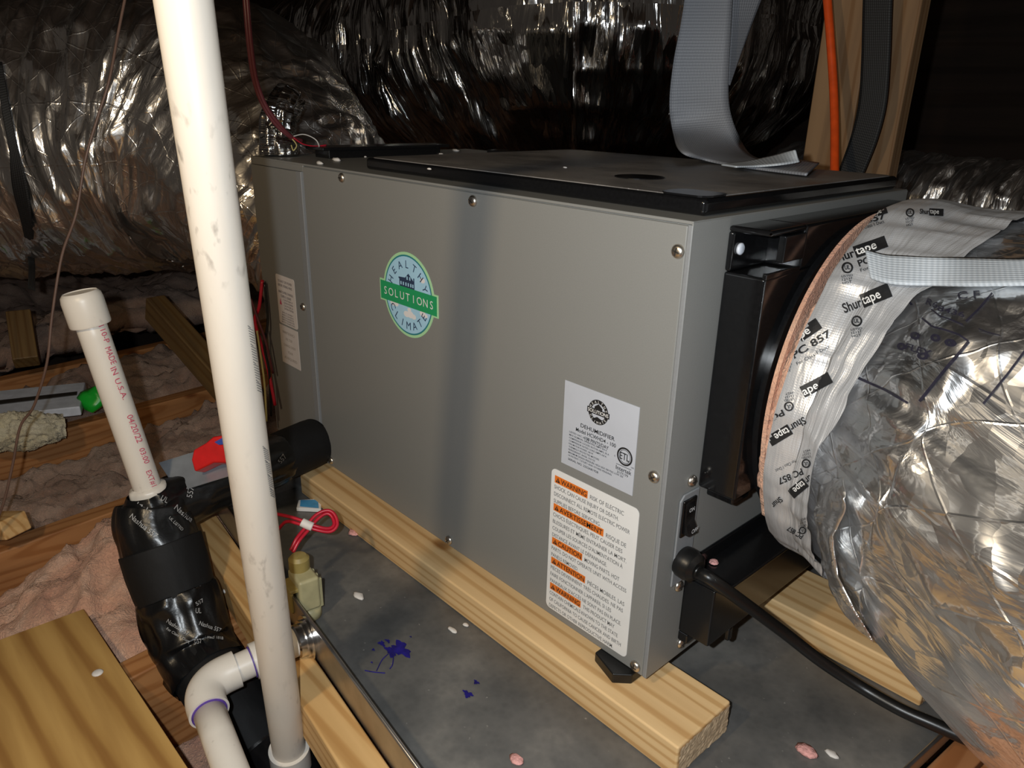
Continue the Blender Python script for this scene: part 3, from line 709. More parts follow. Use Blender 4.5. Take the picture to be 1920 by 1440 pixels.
# switch plate, rocker, strain relief and cord
FS = Flat((L + .0006, 0, 0), (0, 1, 0), (0, 0, 1))
pl = obj('switch_plate', FS.plate([(.0228, .152), (.0228, .2476), (.0285, .2535), (.0535, .2535), (.0535, .152)], .0024), M['paint_trim'], dh, bevel=.0012, label='raised grey switch plate')
sw = obj('rocker_switch', FS.plate(rrect(.0262, .2075, .0478, .2475, .0012), .0042), M['black'], pl, bevel=.0008, label='black rocker switch reading ON and OFF')
g = G(); g.prism([(-.0165, .0042), (-.0165, .0110), (-.004, .0058), (.004, .0055), (.0165, .0045), (.0165, .0030)][::-1], .0150, lambda a, b, c: (L + .0006 + b, .0295 + c, .2275 + a)); 
obj('rocker', g, M['black'], pl, bevel=.0005)
g = G(); F2 = Flat((L + .0006, 0, 0), (0, 1, 0), (.13, 0, .99)); 
FS.text(g, 'ON', .0315, .2355, .0042, .0085, .0072, .02); FS.text(g, 'OFF', .0310, .2148, .0045, .0105, .0125, .02); obj('lettering', g, M['ink_white'], pl)
gc0 = np.array([L + .003, .0368, .178])
g = G().lathe([(.0155, 0), (.0162, .003), (.0162, .010), (.0148, .013), (.0148, .016), (.0095, .020)], 26, gc0, (1, -.08, -.05)); sr = smooth_by_angle(obj('strain_relief', g, M['rubber'], dh))
for k in range(10):
    pass
cordp = [gc0, gc0 + np.array([.02, -.001, -.003]), at(1345, 1094, 'x', .853), at(1462, 1180, 'z', .105), at(1537, 1238, 'z', .074), at(1612, 1287, 'z', .056), at(1687, 1330, 'z', .0525), at(1755, 1360, 'z', .0525), at(1850, 1402, 'z', .050), at(1960, 1450, 'z', .045)]
Q = spline(cordp, 12); rad = np.full(len(Q), .0063); rad[:14] = np.linspace(.0088, .0063, 14)
obj('power_cord', G().tube(Q, rad, 18), M['rubber'], dh, True, label='thick black power cord')
# small scrap on the ledge
tag(obj('insulation_scrap', G().lathe([(.001, 0), (.005, .001), (.004, .003), (.001, .004)], 9, at(1338, 1056, 'z', .1572), (0, 0, 1)), M['tuft'], loc=at(1338, 1056, 'z', .157)), 'tiny pink insulation scrap on the black ledge under switch', 'scrap')

# --- decals on the front
FF = Flat((0, -.0005, 0), (1, 0, 0), (0, 0, 1))
# round logo
LC = (.4122, .3722)
lg = obj('logo_decal', FF.plate(circ(*LC, .0532, 56), .0006), M['l_lime'], dh, label='round green and blue HEALTHY CLIMATE SOLUTIONS decal')
FL = Flat((LC[0], -.0005, LC[1]), (1, 0, 0), (0, 0, 1))
obj('banner_edge', FL.plate([(-.0615, -.0165), (.0605, -.0165), (.0605, .0115), (-.0615, .0115)], .00065), M['l_lime'], lg)
g = G(); FL.poly(g, circ(0, 0, .0498, 56), .0007); obj('teal_ring', g, M['l_teal'], lg)
g = G(); FL.poly(g, circ(0, 0, .0478, 56), .0008); obj('sky_disc', g, M['l_sky'], lg)
g = G()
for cx, cy, r in ((-.004, -.0245, .006), (.004, -.0235, .007), (.011, -.025, .005), (-.033, -.0155, .006), (-.026, -.016, .005), (.030, -.017, .006), (.036, -.0185, .004), (.002, -.018, .004), (-.022, .018, .0), (.031, .024, .005)):
    if r: FL.poly(g, [(a, cy + (b - cy) * .65) for a, b in circ(cx, cy, r, 18)], .0009 + cx * .001)
obj('clouds', g, M['l_white'], lg)
g = G(); FL.poly(g, [(-.0595, -.0145), (.0585, -.0145), (.0585, .0095), (-.0595, .0095)], .00105); obj('banner', g, M['l_green'], lg)
g = G()
[FL.text(g, ch, -.0485 + .0121 * i, -.0023, .0100, None, .0012, .0, 0, True) for i, ch in enumerate('SOLUTIONS')]; obj('banner_lettering', g, M['l_white'], lg)
g = G()
for i, ch in enumerate('HEALTHY'):
    a = math.radians(158 - i * (136 / 6)); FL.text(g, ch, .0385 * math.cos(a), .0385 * math.sin(a), .0095, None, .0012, .0, a - math.pi / 2, True)
for i, ch in enumerate('CLIMATE'):
    a = math.radians(212 + i * (116 / 6)); FL.text(g, ch, .0385 * math.cos(a), .0385 * math.sin(a), .0098, None, .0012, .0, a + math.pi / 2, True)
# house
FL.poly(g, [(-.017, .0095), (-.017, .0185), (-.0185, .0185), (-.0185, .0205), (-.0045, .0215), (.0025, .0275), (.0125, .0195), (.0125, .0235), (.0145, .0235), (.0145, .0095)], .00112)
obj('lettering', g, M['l_navy'], lg)
g = G()
for x, y in ((-.0145, .0115), (-.0095, .0115), (-.004, .0115), (.001, .0115), (.0062, .0115), (.0105, .0115), (-.0012, .0195), (.0045, .0195)): FL.poly(g, [(x, y), (x + .0024, y), (x + .0024, y + .0042), (x, y + .0042)], .0013)
obj('house_windows', g, M['l_sky'], lg)
# rating label
RX0, RX1, RZ0, RZ1 = .6800, .7740, .2468, .3384
rl = obj('rating_label', FF.plate([(RX0, RZ0), (RX1, RZ0), (RX1, RZ1), (RX0, RZ1)], .0005), M['silver_label'], dh, label='silver rating label reading DEHUMIDIFIER')
g = G(); cx, w = (RX0 + RX1) / 2, RX1 - RX0
lx, lz = RX0 + .0455, RZ1 - .0205
FF.ring(g, lx, lz, .0088, .0128, .0007); FF.poly(g, [(lx - .0142, lz - .0030), (lx + .0142, lz - .0030), (lx + .0142, lz + .0028), (lx - .0142, lz + .0028)], .00075)
FF.poly(g, [(lx - .0050, lz + .0028), (lx - .0050, lz + .0050), (lx, lz + .0085), (lx + .0050, lz + .0050), (lx + .0050, lz + .0028)], .0007)
FF.poly(g, [(lx - .0055, lz - .0075), (lx - .001, lz - .005), (lx + .006, lz - .007), (lx + .003, lz - .0088), (lx - .003, lz - .0088)], .0007)
FF.text(g, 'DEHUMIDIFIER', cx - .001, RZ1 - .0410, .0042, .0440, .0007, .009, 0, True)
FF.text(g, 'Model HCWHD4 - 100', cx - .003, RZ1 - .0474, .0040, .0520, .0007, .009, 0, True)
FF.text(g, '100 PINTS/DAY', cx - .001, RZ1 - .0530, .0036, .0310, .0007, .01, 0, True)
rows = [('LISTED VAC: 60 HZ', .027), ('MAX NOMINAL OPERATING AMPS: 8.0 A', .050), ('COMPRESSOR LOCKED ROTOR AMPS: 30 A', .053), ('COMPRESSOR RATED LOAD AMPS: 6.8 A', .050), ('FAN MOTOR POWER: 140 W', .033), ('THERMALLY PROTECTED MOTORS', .041), ('REFRIGERANT: R410A, 19.0 OZ', .036), ('MAXIMUM DESIGN PRESSURE: HIGH SIDE 500 PSIG LOW 250', .072), ('US PATENT: 7,272,871 AND OTHERS PENDING', .058)]
for i, (tx, ww) in enumerate(rows): FF.text(g, tx, RX0 + .0095, RZ1 - .0540 - .0033 * i, .0019, ww, .0007, .006)
FF.text(g, 'SERIAL NO. 2222A81928', RX0 + .0095, RZ1 - .0848, .0023, .041, .0007, .01)
ex, ez = RX1 - .0125, RZ1 - .0545
FF.ring(g, ex, ez, .0076, .0094, .0007); FF.ring(g, ex, ez, .0064, .0069, .0007); FF.text(g, 'ETL', ex, ez, .0072, .0115, .0008, .012, 0, True)
FF.text(g, 'c', ex - .0118, ez - .003, .0025, None, .0007, .0, 0, True); FF.text(g, 'us', RX1 - .0022, ez - .0075, .0022, .0032, .0007, 0, 0, True)
FF.poly(g, [(ex - .0095, ez - .0109), (ex + .009, ez - .0109), (ex + .009, ez - .0104), (ex - .0095, ez - .0104)], .0007)
FF.text(g, 'Intertek', ex, ez - .0142, .0044, .0190, .0007, .008, 0, True); FF.text(g, '3177179', ex - .001, ez - .0188, .0026, .0135, .0007, .008, 0, True)
obj('lettering', g, M['ink'], rl)
g = G(); FF.text(g, 'SOLUTIONS', lx, lz, .0036, .026, .0009, .01, 0, True)
for i, ch in enumerate('HEALTHY'): a = math.radians(158 - i * 136 / 6); FF.text(g, ch, lx + .0107 * math.cos(a), lz + .0107 * math.sin(a), .0026, None, .0009, 0, a - math.pi / 2, True)
for i, ch in enumerate('CLIMATE'): a = math.radians(212 + i * 116 / 6); FF.text(g, ch, lx + .0107 * math.cos(a), lz + .0107 * math.sin(a), .0026, None, .0009, 0, a + math.pi / 2, True)
obj('emblem_lettering', g, M['white_label'], rl)
# warning label
WX0, WX1, WZ0, WZ1 = .6670, .7842, .0600, .2358
wl = obj('warning_label', FF.plate(rrect(WX0, WZ0, WX1, WZ1, .006), .0005), M['white_label'], dh, label='white warning label with orange headings')
H = WZ1 - WZ0; g = G(); go = G(); gb = G(); pitch = .0478 * H; hx = WX0 + .0052
blocks = [(0, 'WARNING', .036, 'RISK OF ELECTRIC', ['SHOCK, CAN CAUSE INJURY OR DEATH.', 'DISCONNECT ALL REMOTE ELECTRIC POWER', 'SUPPLIES BEFORE SERVICING.'], (.044, (.088, .103, .066))),
 (4, 'AVERTISSEMENT', .060, 'RISQUE DE', ['CHOCS ÉLECTRIQUES, PEUT CAUSER DES', 'BLESSURES ET MÊME ENTRAÎNER LA MORT.', "COUPER LES SOURCES D'ALIMENTATION À", 'DISTANCE AVANT LE DÉPANNAGE.'], (.026, (.096, .102, .098, .078))),
 (9, 'CAUTION', .034, 'MOVING PARTS. HOT', ['PARTS. DO NOT OPERATE UNIT WITH ACCESS', 'PANELS REMOVED.'], (.047, (.105, .040))),
 (12, 'ATTENTION', .040, 'PIÈCES MOBILES. LAS', ['PIÈCES DEVIENNENT TRÈS CHAUDES. NE PAS', "FAIRE FONCTIONNER L'APPAREIL SI LES", "PANNEAUX D'ACCÈS NE SONT PAS EN PLACE."], (.050, (.103, .088, .102))),
 (16, 'WARNING', .036, 'THIS PRODUCT MAY', ['CONTAIN CHEMICALS KNOWN TO THE STATE', 'OF CALIFORNIA TO CAUSE CANCER AND BIRTH', 'DEFECTS OR OTHER REPRODUCTIVE HARM.'], (.044, (.099, .104, .094)))]
for idx, head, hw, tail, lines, (tw, lw) in blocks:
    z = WZ1 - .042 * H - idx * pitch
    FF.poly(go, [(hx, z - .0082), (hx + hw + .0105, z - .0082), (hx + hw + .0105, z + .0005), (hx, z + .0005)], .0007)
    FF.text(gb, head, hx + .0092, z - .0068, .0058, hw, .0009, .008)
    FF.poly(gb, [(hx + .0018, z - .0068), (hx + .0080, z - .0068), (hx + .0049, z - .0012)], .0009)
    FF.text(g, tail, hx + hw + .014, z - .0068, .0048, tw, .0008, .004)
    for j, ln in enumerate(lines): FF.text(g, ln, hx, z - .0068 - (j + 1) * pitch, .0046, lw[j], .0008, .004)
obj('heading_bar', go, M['orange'], wl, label='orange heading bars'); obj('heading_lettering', gb, M['ink'], wl); obj('lettering', g, M['ink_grey'], wl)
g = G()
for idx, *_ in blocks:
    z = WZ1 - .042 * H - idx * pitch; FF.poly(g, [(hx + .0045, z - .0058), (hx + .0053, z - .0058), (hx + .0053, z - .0030), (hx + .0045, z - .0030)], .0011)
obj('heading_mark', g, M['orange'], wl)
# two small labels on the access panel
FA = Flat((0, -.0008, 0), (1, 0, 0), (0, 0, 1))
al = obj('access_label', FA.plate(rrect(.0520, .2575, .1125, .3370, .004), .0005), M['pink_label'], dh, label='small pale label with printed lines, upper one')
g = G()
for i, (tx, w_) in enumerate((('TO SHUT OFF POWER', .046), ('BEFORE OPENING PANEL', .046), ('AVANT OUVRIR LE PANNEAU', .048), ('COUPER LE COURANT', .034))): FA.text(g, tx, .0822, .3275 - .0066 * i - (.004 if i > 1 else 0), .0040, w_, .0008, .008, 0, True)
for i in range(4): FA.text(g, 'CAUTION ATTENTION'[:9 + (i % 2) * 8], .088, .2985 - .0046 * i, .0030, .030, .0008, .01, 0, True)
for i in range(5): FA.text(g, 'SERVICE BY QUALIFIED PERSON'[:22 + i], .0822, .2770 - .0040 * i, .0026, .036 + .002 * i, .0008, 0, 0, True)
obj('lettering', g, M['ink_brown'], al)
g = G(); FA.poly(g, [(.0590, .2890), (.0660, .2890), (.0625, .2990)], .0008); obj('warning_mark', g, M['ink_red'], al)
al = obj('access_label', FA.plate([(.0500, .1900), (.1105, .1900), (.1105, .2545), (.0500, .2545)], .0005), M['pink_label'], dh, label='small pale label with faint print, lower one')
g = G()
for i, tx in enumerate(('MAINTENANCE', 'FILTER', 'CHANGE EVERY', 'YEAR', 'AS REQUIRED')): FA.text(g, tx, .080, .2440 - .0108 * i, .0044, (.040, .022, .040, .018, .042)[i], .0008, .0, 0, True)
obj('lettering', g, flat('faint_ink', (.34, .28, .22), .5), al)
# crumbs on the top of the cabinet
for i, (u, v, r, where) in enumerate(((600, 308, .005, 'nearest the far left corner of the dehumidifier top'), (632, 302, .006, 'above the leftmost top screw of the dehumidifier'), (684, 295, .004, 'in front of the raised black plate'), (745, 288, .005, 'at the right end of the raised black plate'), (826, 290, .0035, 'behind the left end of the black lid'), (855, 284, .006, 'at the rear edge, longest of the crumbs'), (995, 290, .004, 'rightmost at the rear edge of the black lid'), (805, 318, .002, 'tiny, on the left end of the black lid'), (1060, 315, .002, 'tiny, in the middle of the black lid'))):
    p = at(u, v, 'z', TZ + (.0155 if u > 790 and v > 300 else 0))
    g = G().lathe([(r * .6, 0), (r, r * .25), (r * .7, r * .6), (r * .2, r * .75)], 8, p, (0, 0, 1)); g.v = [tuple(p + (np.array(q) - p) * np.array([1.6, .8, 1]) * (1 + .3 * vnoise(np.array(q[0] * 300), np.array(q[1] * 300), np.array(0.)))) for q in g.v]
    tag(obj('debris_chip', g, M['chip'], smooth=True, loc=p), 'pale crumb of debris ' + where, 'debris', 'crumbs on the dehumidifier')

# ================================================================== RIGHT DUCT
RD = [((.868, .226, .3383), .181), ((.92, .2286, .3350), .1805), ((.985, .2166, .3290), .1875), ((1.06, .1927, .3201), .2031), ((1.15, .1572, .3062), .213), ((1.35, .1137, .2922), .2235), ((1.62, .08, .28), .2235)]
TW = .108
def rd_disp(s, th, r):
    rampv = np.clip((s - TW * .95) / .06, 0, 1)
    c, n = np.cos(th), np.sin(th)
    f1, f2 = worley(s * 17 + 1.5 * c, c * 4.5 + .2 * s, n * 4.5, 5)
    crk = (np.minimum(f2 - f1, .5) - .2)
    rib = -.5 + .5 * np.cos((s - .10) * 2 * math.pi / .115 + th)
    fold = ridge(s * 2.2, c * 11, n * 11, 11) * np.exp(-(s - TW) / .07)
    return rampv * (.005 * crk + .0025 * rib + .010 * fold + .008 * vnoise(s * 7, c * 2.2, n * 2.2, 21) + .0018 * ridge(s * 26 + c * 3, c * 8, n * 8, 31)) - .004 * (1 - rampv)
rd = thing('foil_duct', 'silver foil insulated flex duct at right, taped to the black collar', 'duct', (.868, .206, .1), 'foil ducts')
g = duct(RD, 230, 330, rd_disp, math.pi * .5)
jacket = obj('jacket', g, M['foil_big'], rd, True)
# tape band round its end
def tape_pts(off=.0022):
    C, rr, T, U, V, s = axis_frames(RD, 400); th = np.linspace(0, 2 * math.pi, 361); nb = 22; P = np.zeros((nb + 1, 361, 3)); uv = np.zeros((nb + 1, 361, 2))
    c, n = np.cos(th), np.sin(th)
    w = TW + .010 * vnoise(c * 2, n * 2, 0 * c, 3) + .006 * vnoise(c * 5, n * 5, 0 * c, 8)
    for i in range(nb + 1):
        ss = w * i / nb
        k = lambda A: np.stack([np.interp(ss, s, A[:, j]) for j in range(3)], 1)
        r_ = np.interp(ss, s, rr) + off + .0035 * ridge(ss * 6, c * 9, n * 9, 12) * np.clip(.3 + ss / .05, 0, 1) + .002 * vnoise(ss * 30, c * 4, n * 4, 2) - .004 * (np.clip(1 - ss / .010, 0, 1)) ** 2
        P[i] = k(C) + r_[:, None] * (c[:, None] * k(U) + n[:, None] * k(V)); uv[i] = np.stack([ss, th * .19], 1)
    return gridg(P, uv)
tape = obj('foil_tape', tape_pts(), M['ftape'], rd, True, label='printed silver duct tape band')
# insulation showing at the cut end
def ring_disp(s, th, r): return .003 * vnoise(s * 60, np.cos(th) * 20, np.sin(th) * 20, 4) + .002 * ridge(s * 90, np.cos(th) * 40, np.sin(th) * 40, 9)
g = duct([((.8660, .226, .3384), .160), ((.8670, .226, .3383), .168), ((.872, .2262, .338), .168)], 9, 240, ring_disp); obj('insulation_edge', g, M['fibre'], rd, True, label='pink insulation at the taped end')
C, rr, T, U, V, s = axis_frames(RD, 3)
g = G().lathe([(.120, 0), (.169, 0), (.169, .004), (.120, .004)], 90, (.8655, .226, .3384), (1, 0, 0)); obj('end_face', g, M['fibre'], rd)
# pinched fold of film falling from the tape
fl = [hitp for hitp in ()]
BJ = bvh([jacket, tape])
def over(u, v, off): 
    h = hit(BJ, u, v, off); return h if h is not None else dep(u, v, .80)
Lf = [over(1546, 905, .006), over(1552, 960, .010), over(1556, 1010, .012), over(1574, 1075, .012), over(1608, 1150, .008), over(1640, 1205, .006)]
Rf = [over(1596, 895, .006), over(1603, 950, .010), over(1590, 1010, .014), over(1602, 1068, .014), over(1628, 1140, .010), over(1650, 1195, .006)]
g = ribbon(Lf, Rf, 10); gv = np.array(g.v); gv += (.0035 * ridge(gv[:, 0] * 60, gv[:, 1] * 60, gv[:, 2] * 60, 5))[:, None] * np.array([-.2, -.7, .4]); g.v = gv.tolist()
solid(obj('pinched_fold', g, M['foil_fold'], rd, True, label='bright pinched fold of foil film'), .001)
g = G(); w_ = G()
BT = bvh([tape])
def unit(p0, p1, h, txt0='Shur', txt1='tape', a=.40, b=.80, flip=1):
    p0 = np.array(p0, float); p1 = np.array(p1, float); e = p1 - p0; up = np.array([e[1], -e[0]]) / np.linalg.norm(e) * h * flip
    if txt0: lay_text(g, BT, txt0, p0, p0 + e * a * .97, h, .022, flip=flip)
    q0 = p0 + e * a - up * .28; lay(g, BT, gridshape(14, 4), q0, p1 - up * .28, h * 1.5, .0007, flip)
    lay_text(w_, BT, txt1, p0 + e * (a + .02), p0 + e * b, h, .012, .0014, flip)
for p0, p1, h in (((1566, 495), (1664, 460), 15), ((1584, 588), (1672, 552), 18), ((1616, 413), (1664, 398), 10), ((1724, 402), (1768, 404), 9)): unit(p0, p1, h)
unit((1472, 658), (1540, 612), 15, 'ur', 'tape', .22, .74); unit((1508, 742), (1561, 714), 15, '', 'ape', 0., .55)
unit((1507, 781), (1440, 822), 14, 'Shur', 'tape', .42, .82, 1); unit((1531, 880), (1480, 922), 13, 'Shur', 'tape', .45, .85, 1)
for tx, p0, p1, h, bd in (('PC 857', (1490, 673), (1560, 629), 13, .025), ('PC 857', (1593, 428), (1661, 411), 12, .025), ('857', (1511, 552), (1541, 533), 12, .025), ('PC', (1611, 501), (1632, 493), 12, .025), ('PC', (1468, 768), (1444, 780), 11, .025), ('PC 857', (1504, 878), (1458, 897), 12, .02),
        ('For Class 1 Duct', (1496, 685), (1556, 652), 6, .0), ('For Class 1 Duct', (1610, 434), (1658, 419), 6, 0), ('ss 1 Duct', (1512, 567), (1540, 549), 6, 0), ('For Class 1 Duct', (1491, 861), (1454, 880), 6, 0), ('For', (1614, 511), (1630, 505), 6, 0), ('PC 857', (1508, 1003), (1480, 985), 9, .02), ('Shur', (1462, 930), (1446, 945), 11, .02)):
    lay_text(g, BT, tx, p0, p1, h, bd)
for (x, y, r, fl_) in ((1589, 503, 10.5, 1), (1607, 603, 10.5, 1), (1477, 672, 9, 1), (1480, 762, 9, -1), (1513, 869, 8.5, -1), (1706, 400, 8, 1), (1506, 994, 7, -1)):
    lay(g, BT, ringshape(), (x - r, y + r), (x + r, y + r), 2 * r, .0008)
    lay_text(g, BT, 'UL', (x - fl_ * r * .45, y + fl_ * r * .35), (x + fl_ * r * .5, y + fl_ * r * .25), r * .75, .02)
    for k, tx in enumerate(('LISTED', '12137', 'HGT')):
        lay_text(g, BT, tx, (x - fl_ * (r - k), y + fl_ * (r * 1.75 + 6 * k)), (x + fl_ * (r - k), y + fl_ * (r * 1.75 + 6 * k - 3)), 4.2, .01)
obj('lettering', g, M['ink'], tape, label='black printing on the tape'); obj('reversed_lettering', w_, M['white_label'], tape)
g = G(); BK = bvh([jacket])
lay_text(g, BK, 'TER', (1657, 578), (1713, 572), 23, .02); lay_text(g, BK, 'C F', (1796, 562), (1838, 560), 14, .01); lay_text(g, BK, '8436', (1758, 583), (1808, 596), 10, .01); lay_text(g, BK, 'R6', (1736, 571), (1757, 580), 12, .01)
for pts, w in ((((1747, 581), (1763, 594), (1781, 600), (1806, 610)), 2.4), (((1861, 551), (1838, 578), (1812, 604)), 3.5), (((1730, 597), (1748, 613), (1775, 620), (1798, 628), (1816, 640)), 3.2), (((1817, 641), (1778, 688), (1726, 752)), 5.5),
               (((1608, 708), (1660, 731), (1703, 756)), 5), (((1925, 655), (1890, 702), (1844, 758)), 4), (((1835, 618), (1850, 624), (1875, 630)), 1.6)): lay_line(g, BK, pts, w)
for x, y, rx in ((1782, 643, 11), (1754, 634, 9), (1716, 630, 9), (1730, 668, 10), (1690, 650, 8)): lay(g, BK, ringshape(24, .3), (x - rx, y + 6), (x + rx, y + 9), 14, .0009)
lay_text(g, BK, 'UL', (1775, 646), (1790, 648), 8, .03); lay_text(g, BK, 'FLEX', (1698, 655), (1745, 670), 12, .02)
obj('marker_lettering', g, flat('marker_ink', (.02, .018, .03), .4), rd, label='dark marker lines and printing on the foil')
# white strap round the duct
e0 = [(1622, 478), (1660, 487), (1700, 492), (1760, 492), (1830, 491), (1925, 492), (1990, 494)]; e1 = [(1634, 534), (1662, 541), (1700, 545), (1760, 547), (1830, 548), (1925, 548), (1990, 548)]
A = [over(u, v, .006) for u, v in e0]; B = [over(u, v, .006) for u, v in e1]
o = solid(obj('hanging_strap', ribbon(A, B, 10), M['web_white'], smooth=True, loc=A[0]), .0018); tag(o, 'white woven strap lying across the right foil duct', 'strap', 'duct hanging straps')

# ================================================================== LEFT AND BACK DUCTS
def wrinkled(sd, amp=1., rib=.008, pitch=.05):
    def f(s, th, r):
        c, n = np.cos(th), np.sin(th)
        sag = rib * (np.abs(np.sin(s * math.pi / pitch + .25 * np.sin(th * 2 + s * 3))) - .6)
        return amp * (sag + .012 * ridge(s * 11 + .8 * c, c * 1.5, n * 1.5, sd) + .010 * ridge(s * 30 + 1.5 * n, c * 2.5, n * 2.5, sd + 3) + .006 * ridge(s * 70, c * 4, n * 4, sd + 5) + .012 * vnoise(s * 5, c * 2, n * 2, sd + 7))
    return f
bd = thing('foil_duct', 'dark foil flex duct running behind the dehumidifier, top of picture', 'duct', (.2, .74, .4), 'foil ducts')
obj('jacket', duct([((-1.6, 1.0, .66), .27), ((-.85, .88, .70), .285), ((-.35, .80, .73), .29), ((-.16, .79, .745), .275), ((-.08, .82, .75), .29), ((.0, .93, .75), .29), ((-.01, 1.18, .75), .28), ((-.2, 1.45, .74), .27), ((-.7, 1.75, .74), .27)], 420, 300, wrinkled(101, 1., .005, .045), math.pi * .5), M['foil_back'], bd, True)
ld = thing('foil_duct', 'large brownish foil flex duct at upper left, behind the white pipe', 'duct', (-.3, .1, .3), 'foil ducts')
LDP = [((-.006, .20, .30), .13), ((-.10, .20, .335), .155), ((-.25, .17, .44), .205), ((-.45, .12, .52), .265), ((-.66, -.06, .51), .27), ((-.84, -.28, .49), .27), ((-1.0, -.55, .47), .27), ((-1.1, -.9, .47), .27)]
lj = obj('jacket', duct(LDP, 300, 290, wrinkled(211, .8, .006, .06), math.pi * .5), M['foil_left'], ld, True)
fdk = thing('foil_duct', 'smaller ribbed foil flex duct far back at right', 'duct', (.8, 1.3, .3), 'foil ducts')
def ribs(s, th, r): return .010 * np.abs(np.sin(s * math.pi / .042)) ** .7 + .006 * ridge(s * 40, np.cos(th) * 3, np.sin(th) * 3, 6)
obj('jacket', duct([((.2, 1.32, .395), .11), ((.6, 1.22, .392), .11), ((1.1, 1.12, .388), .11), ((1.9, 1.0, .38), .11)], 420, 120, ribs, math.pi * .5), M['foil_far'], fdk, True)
# foil collar at the rear left corner of the cabinet top
g = duct([((.028, .034, TZ + .001), .024), ((.026, .036, TZ + .03), .024), ((.020, .045, TZ + .06), .025), ((.005, .07, TZ + .085), .022)], 40, 60, lambda s, th, r: .005 * ridge(s * 25, np.cos(th) * 3, np.sin(th) * 3, 2))
tag(obj('foil_sleeve', g, M['foil_back'], smooth=True, loc=(.028, .034, TZ)), 'crinkled dark foil sleeve standing on the far left corner of dehumidifier top', 'sleeve')
# black strap on the left duct
BL = bvh([lj])
def onl(u, v, off=.008, d=1.35):
    h = hit(BL, u, v, off); return h if h is not None else dep(u, v, d)
c0 = [(-6, 120), (6, 200), (18, 280), (30, 350), (40, 420), (48, 490), (52, 540)]; c1 = [(2, 120), (20, 195), (36, 270), (52, 345), (58, 415), (62, 490), (66, 545)]
A = [onl(u, v) for u, v in c0]; B = [onl(u, v) for u, v in c1]
o = solid(obj('hanging_strap', ribbon(A, B, 8), M['web_black'], smooth=True, loc=A[3]), .002); tag(o, 'narrow black strap round the foil duct at far left', 'strap', 'duct hanging straps')

# ================================================================== STRAPS, CORD AND POSTS AT THE BACK
def px_ribbon(rows): return ribbon([dep(a, b, d) for a, b, _, _, d, _ in rows], [dep(c, d2, e) for _, _, c, d2, _, e in rows], 10)
zl = TZ + .0185
fr = [(1292, -60, 1376, -60, 1.06, 1.06), (1277, 40, 1371, 40, 1.07, 1.07), (1262, 120, 1367, 120, 1.085, 1.085), (1255, 195, 1366, 190, 1.10, 1.10), (1262, 250, 1378, 240, 1.10, 1.10)]
A = [dep(a, b, d) for a, b, _, _, d, _ in fr]; B = [dep(c, d2, e) for _, _, c, d2, _, e in fr]
A += [at(1278, 285, 'z', zl + .012), at(1330, 302, 'z', zl + .001), at(1392, 313, 'z', zl), at(1460, 322, 'z', zl), at(1512, 328, 'z', zl + .001)]
B += [at(1400, 283, 'z', zl + .006), at(1425, 299, 'z', zl + .001), at(1450, 302, 'z', zl), at(1490, 300, 'z', zl + .006), at(1536, 306, 'z', zl + .004)]
o = solid(obj('hanging_strap', ribbon(A, B, 10), M['web_grey'], smooth=True, loc=A[4]), .002); tag(o, 'wide grey woven strap hanging onto the black lid', 'strap', 'duct hanging straps')
rows = [(1368, -60, 1452, -60, 1.075, 1.10), (1369, 40, 1412, 40, 1.085, 1.11), (1367, 110, 1386, 110, 1.095, 1.11), (1366, 158, 1368, 160, 1.105, 1.107)]
o['label'] = 'wide grey woven strap hanging from above onto the black lid'
root = thing('hanging_strap', 'folded back layer of grey strap behind the wide grey strap', 'strap', dep(1400, 40, 1.1), 'duct hanging straps')
solid(obj('webbing', px_ribbon(rows), M['web_grey'], root, True), .002)
A = [at(1352, 309, 'z', zl + .003), at(1400, 303, 'z', zl + .005), at(1450, 292, 'z', zl + .012), at(1491, 281, 'z', zl + .022)]
B = [at(1380, 313, 'z', zl + .003), at(1420, 312, 'z', zl + .003), at(1460, 309, 'z', zl + .006), at(1499, 304, 'z', zl + .009)]
o = solid(obj('strap_tail', ribbon(A, B, 10), M['web_white'], smooth=True, loc=A[0]), .0018); tag(o, 'frayed white strap tail lying on the black lid', 'strap', 'duct hanging straps')
# posts
def post(x0, x1, y0, y1, label): tag(obj('wall_stud', G().box((x0, y0, -.05), (x1, y1, 2.3)), M['stud_wood'], bevel=.003, loc=((x0 + x1) / 2, y0, -.05)), label, 'stud', 'wooden posts')
post(.438, .524, .90, .938, 'left wooden post behind the orange cord'); post(.516, .585, .945, .985, 'right wooden post behind the black strap')
Q = spline([at(1548, -40, 'y', .84), at(1556, 60, 'y', .83), at(1562, 150, 'y', .82), at(1565, 230, 'y', .80), at(1565, 320, 'y', .76), at(1566, 400, 'y', .70)], 10)
tag(obj('extension_cord', G().tube(Q, .0072, 14), M['cord_orange'], smooth=True, loc=Q[30]), 'bright orange cord hanging in front of the wooden posts', 'cord')
rows = [(1620, -60, 1676, -60), (1617, 30, 1672, 30), (1615, 110, 1669, 110), (1610, 190, 1662, 195), (1597, 250, 1645, 262), (1578, 305, 1622, 320), (1560, 350, 1600, 372)]
A = [at(a, b, 'y', .872) for a, b, c, d in rows]; B = [at(c, d, 'y', .878) for a, b, c, d in rows]
o = solid(obj('hanging_strap', ribbon(A, B, 8), M['web_black'], smooth=True, loc=A[2]), .002); tag(o, 'wide black strap curving down beside the orange cord', 'strap', 'duct hanging straps')

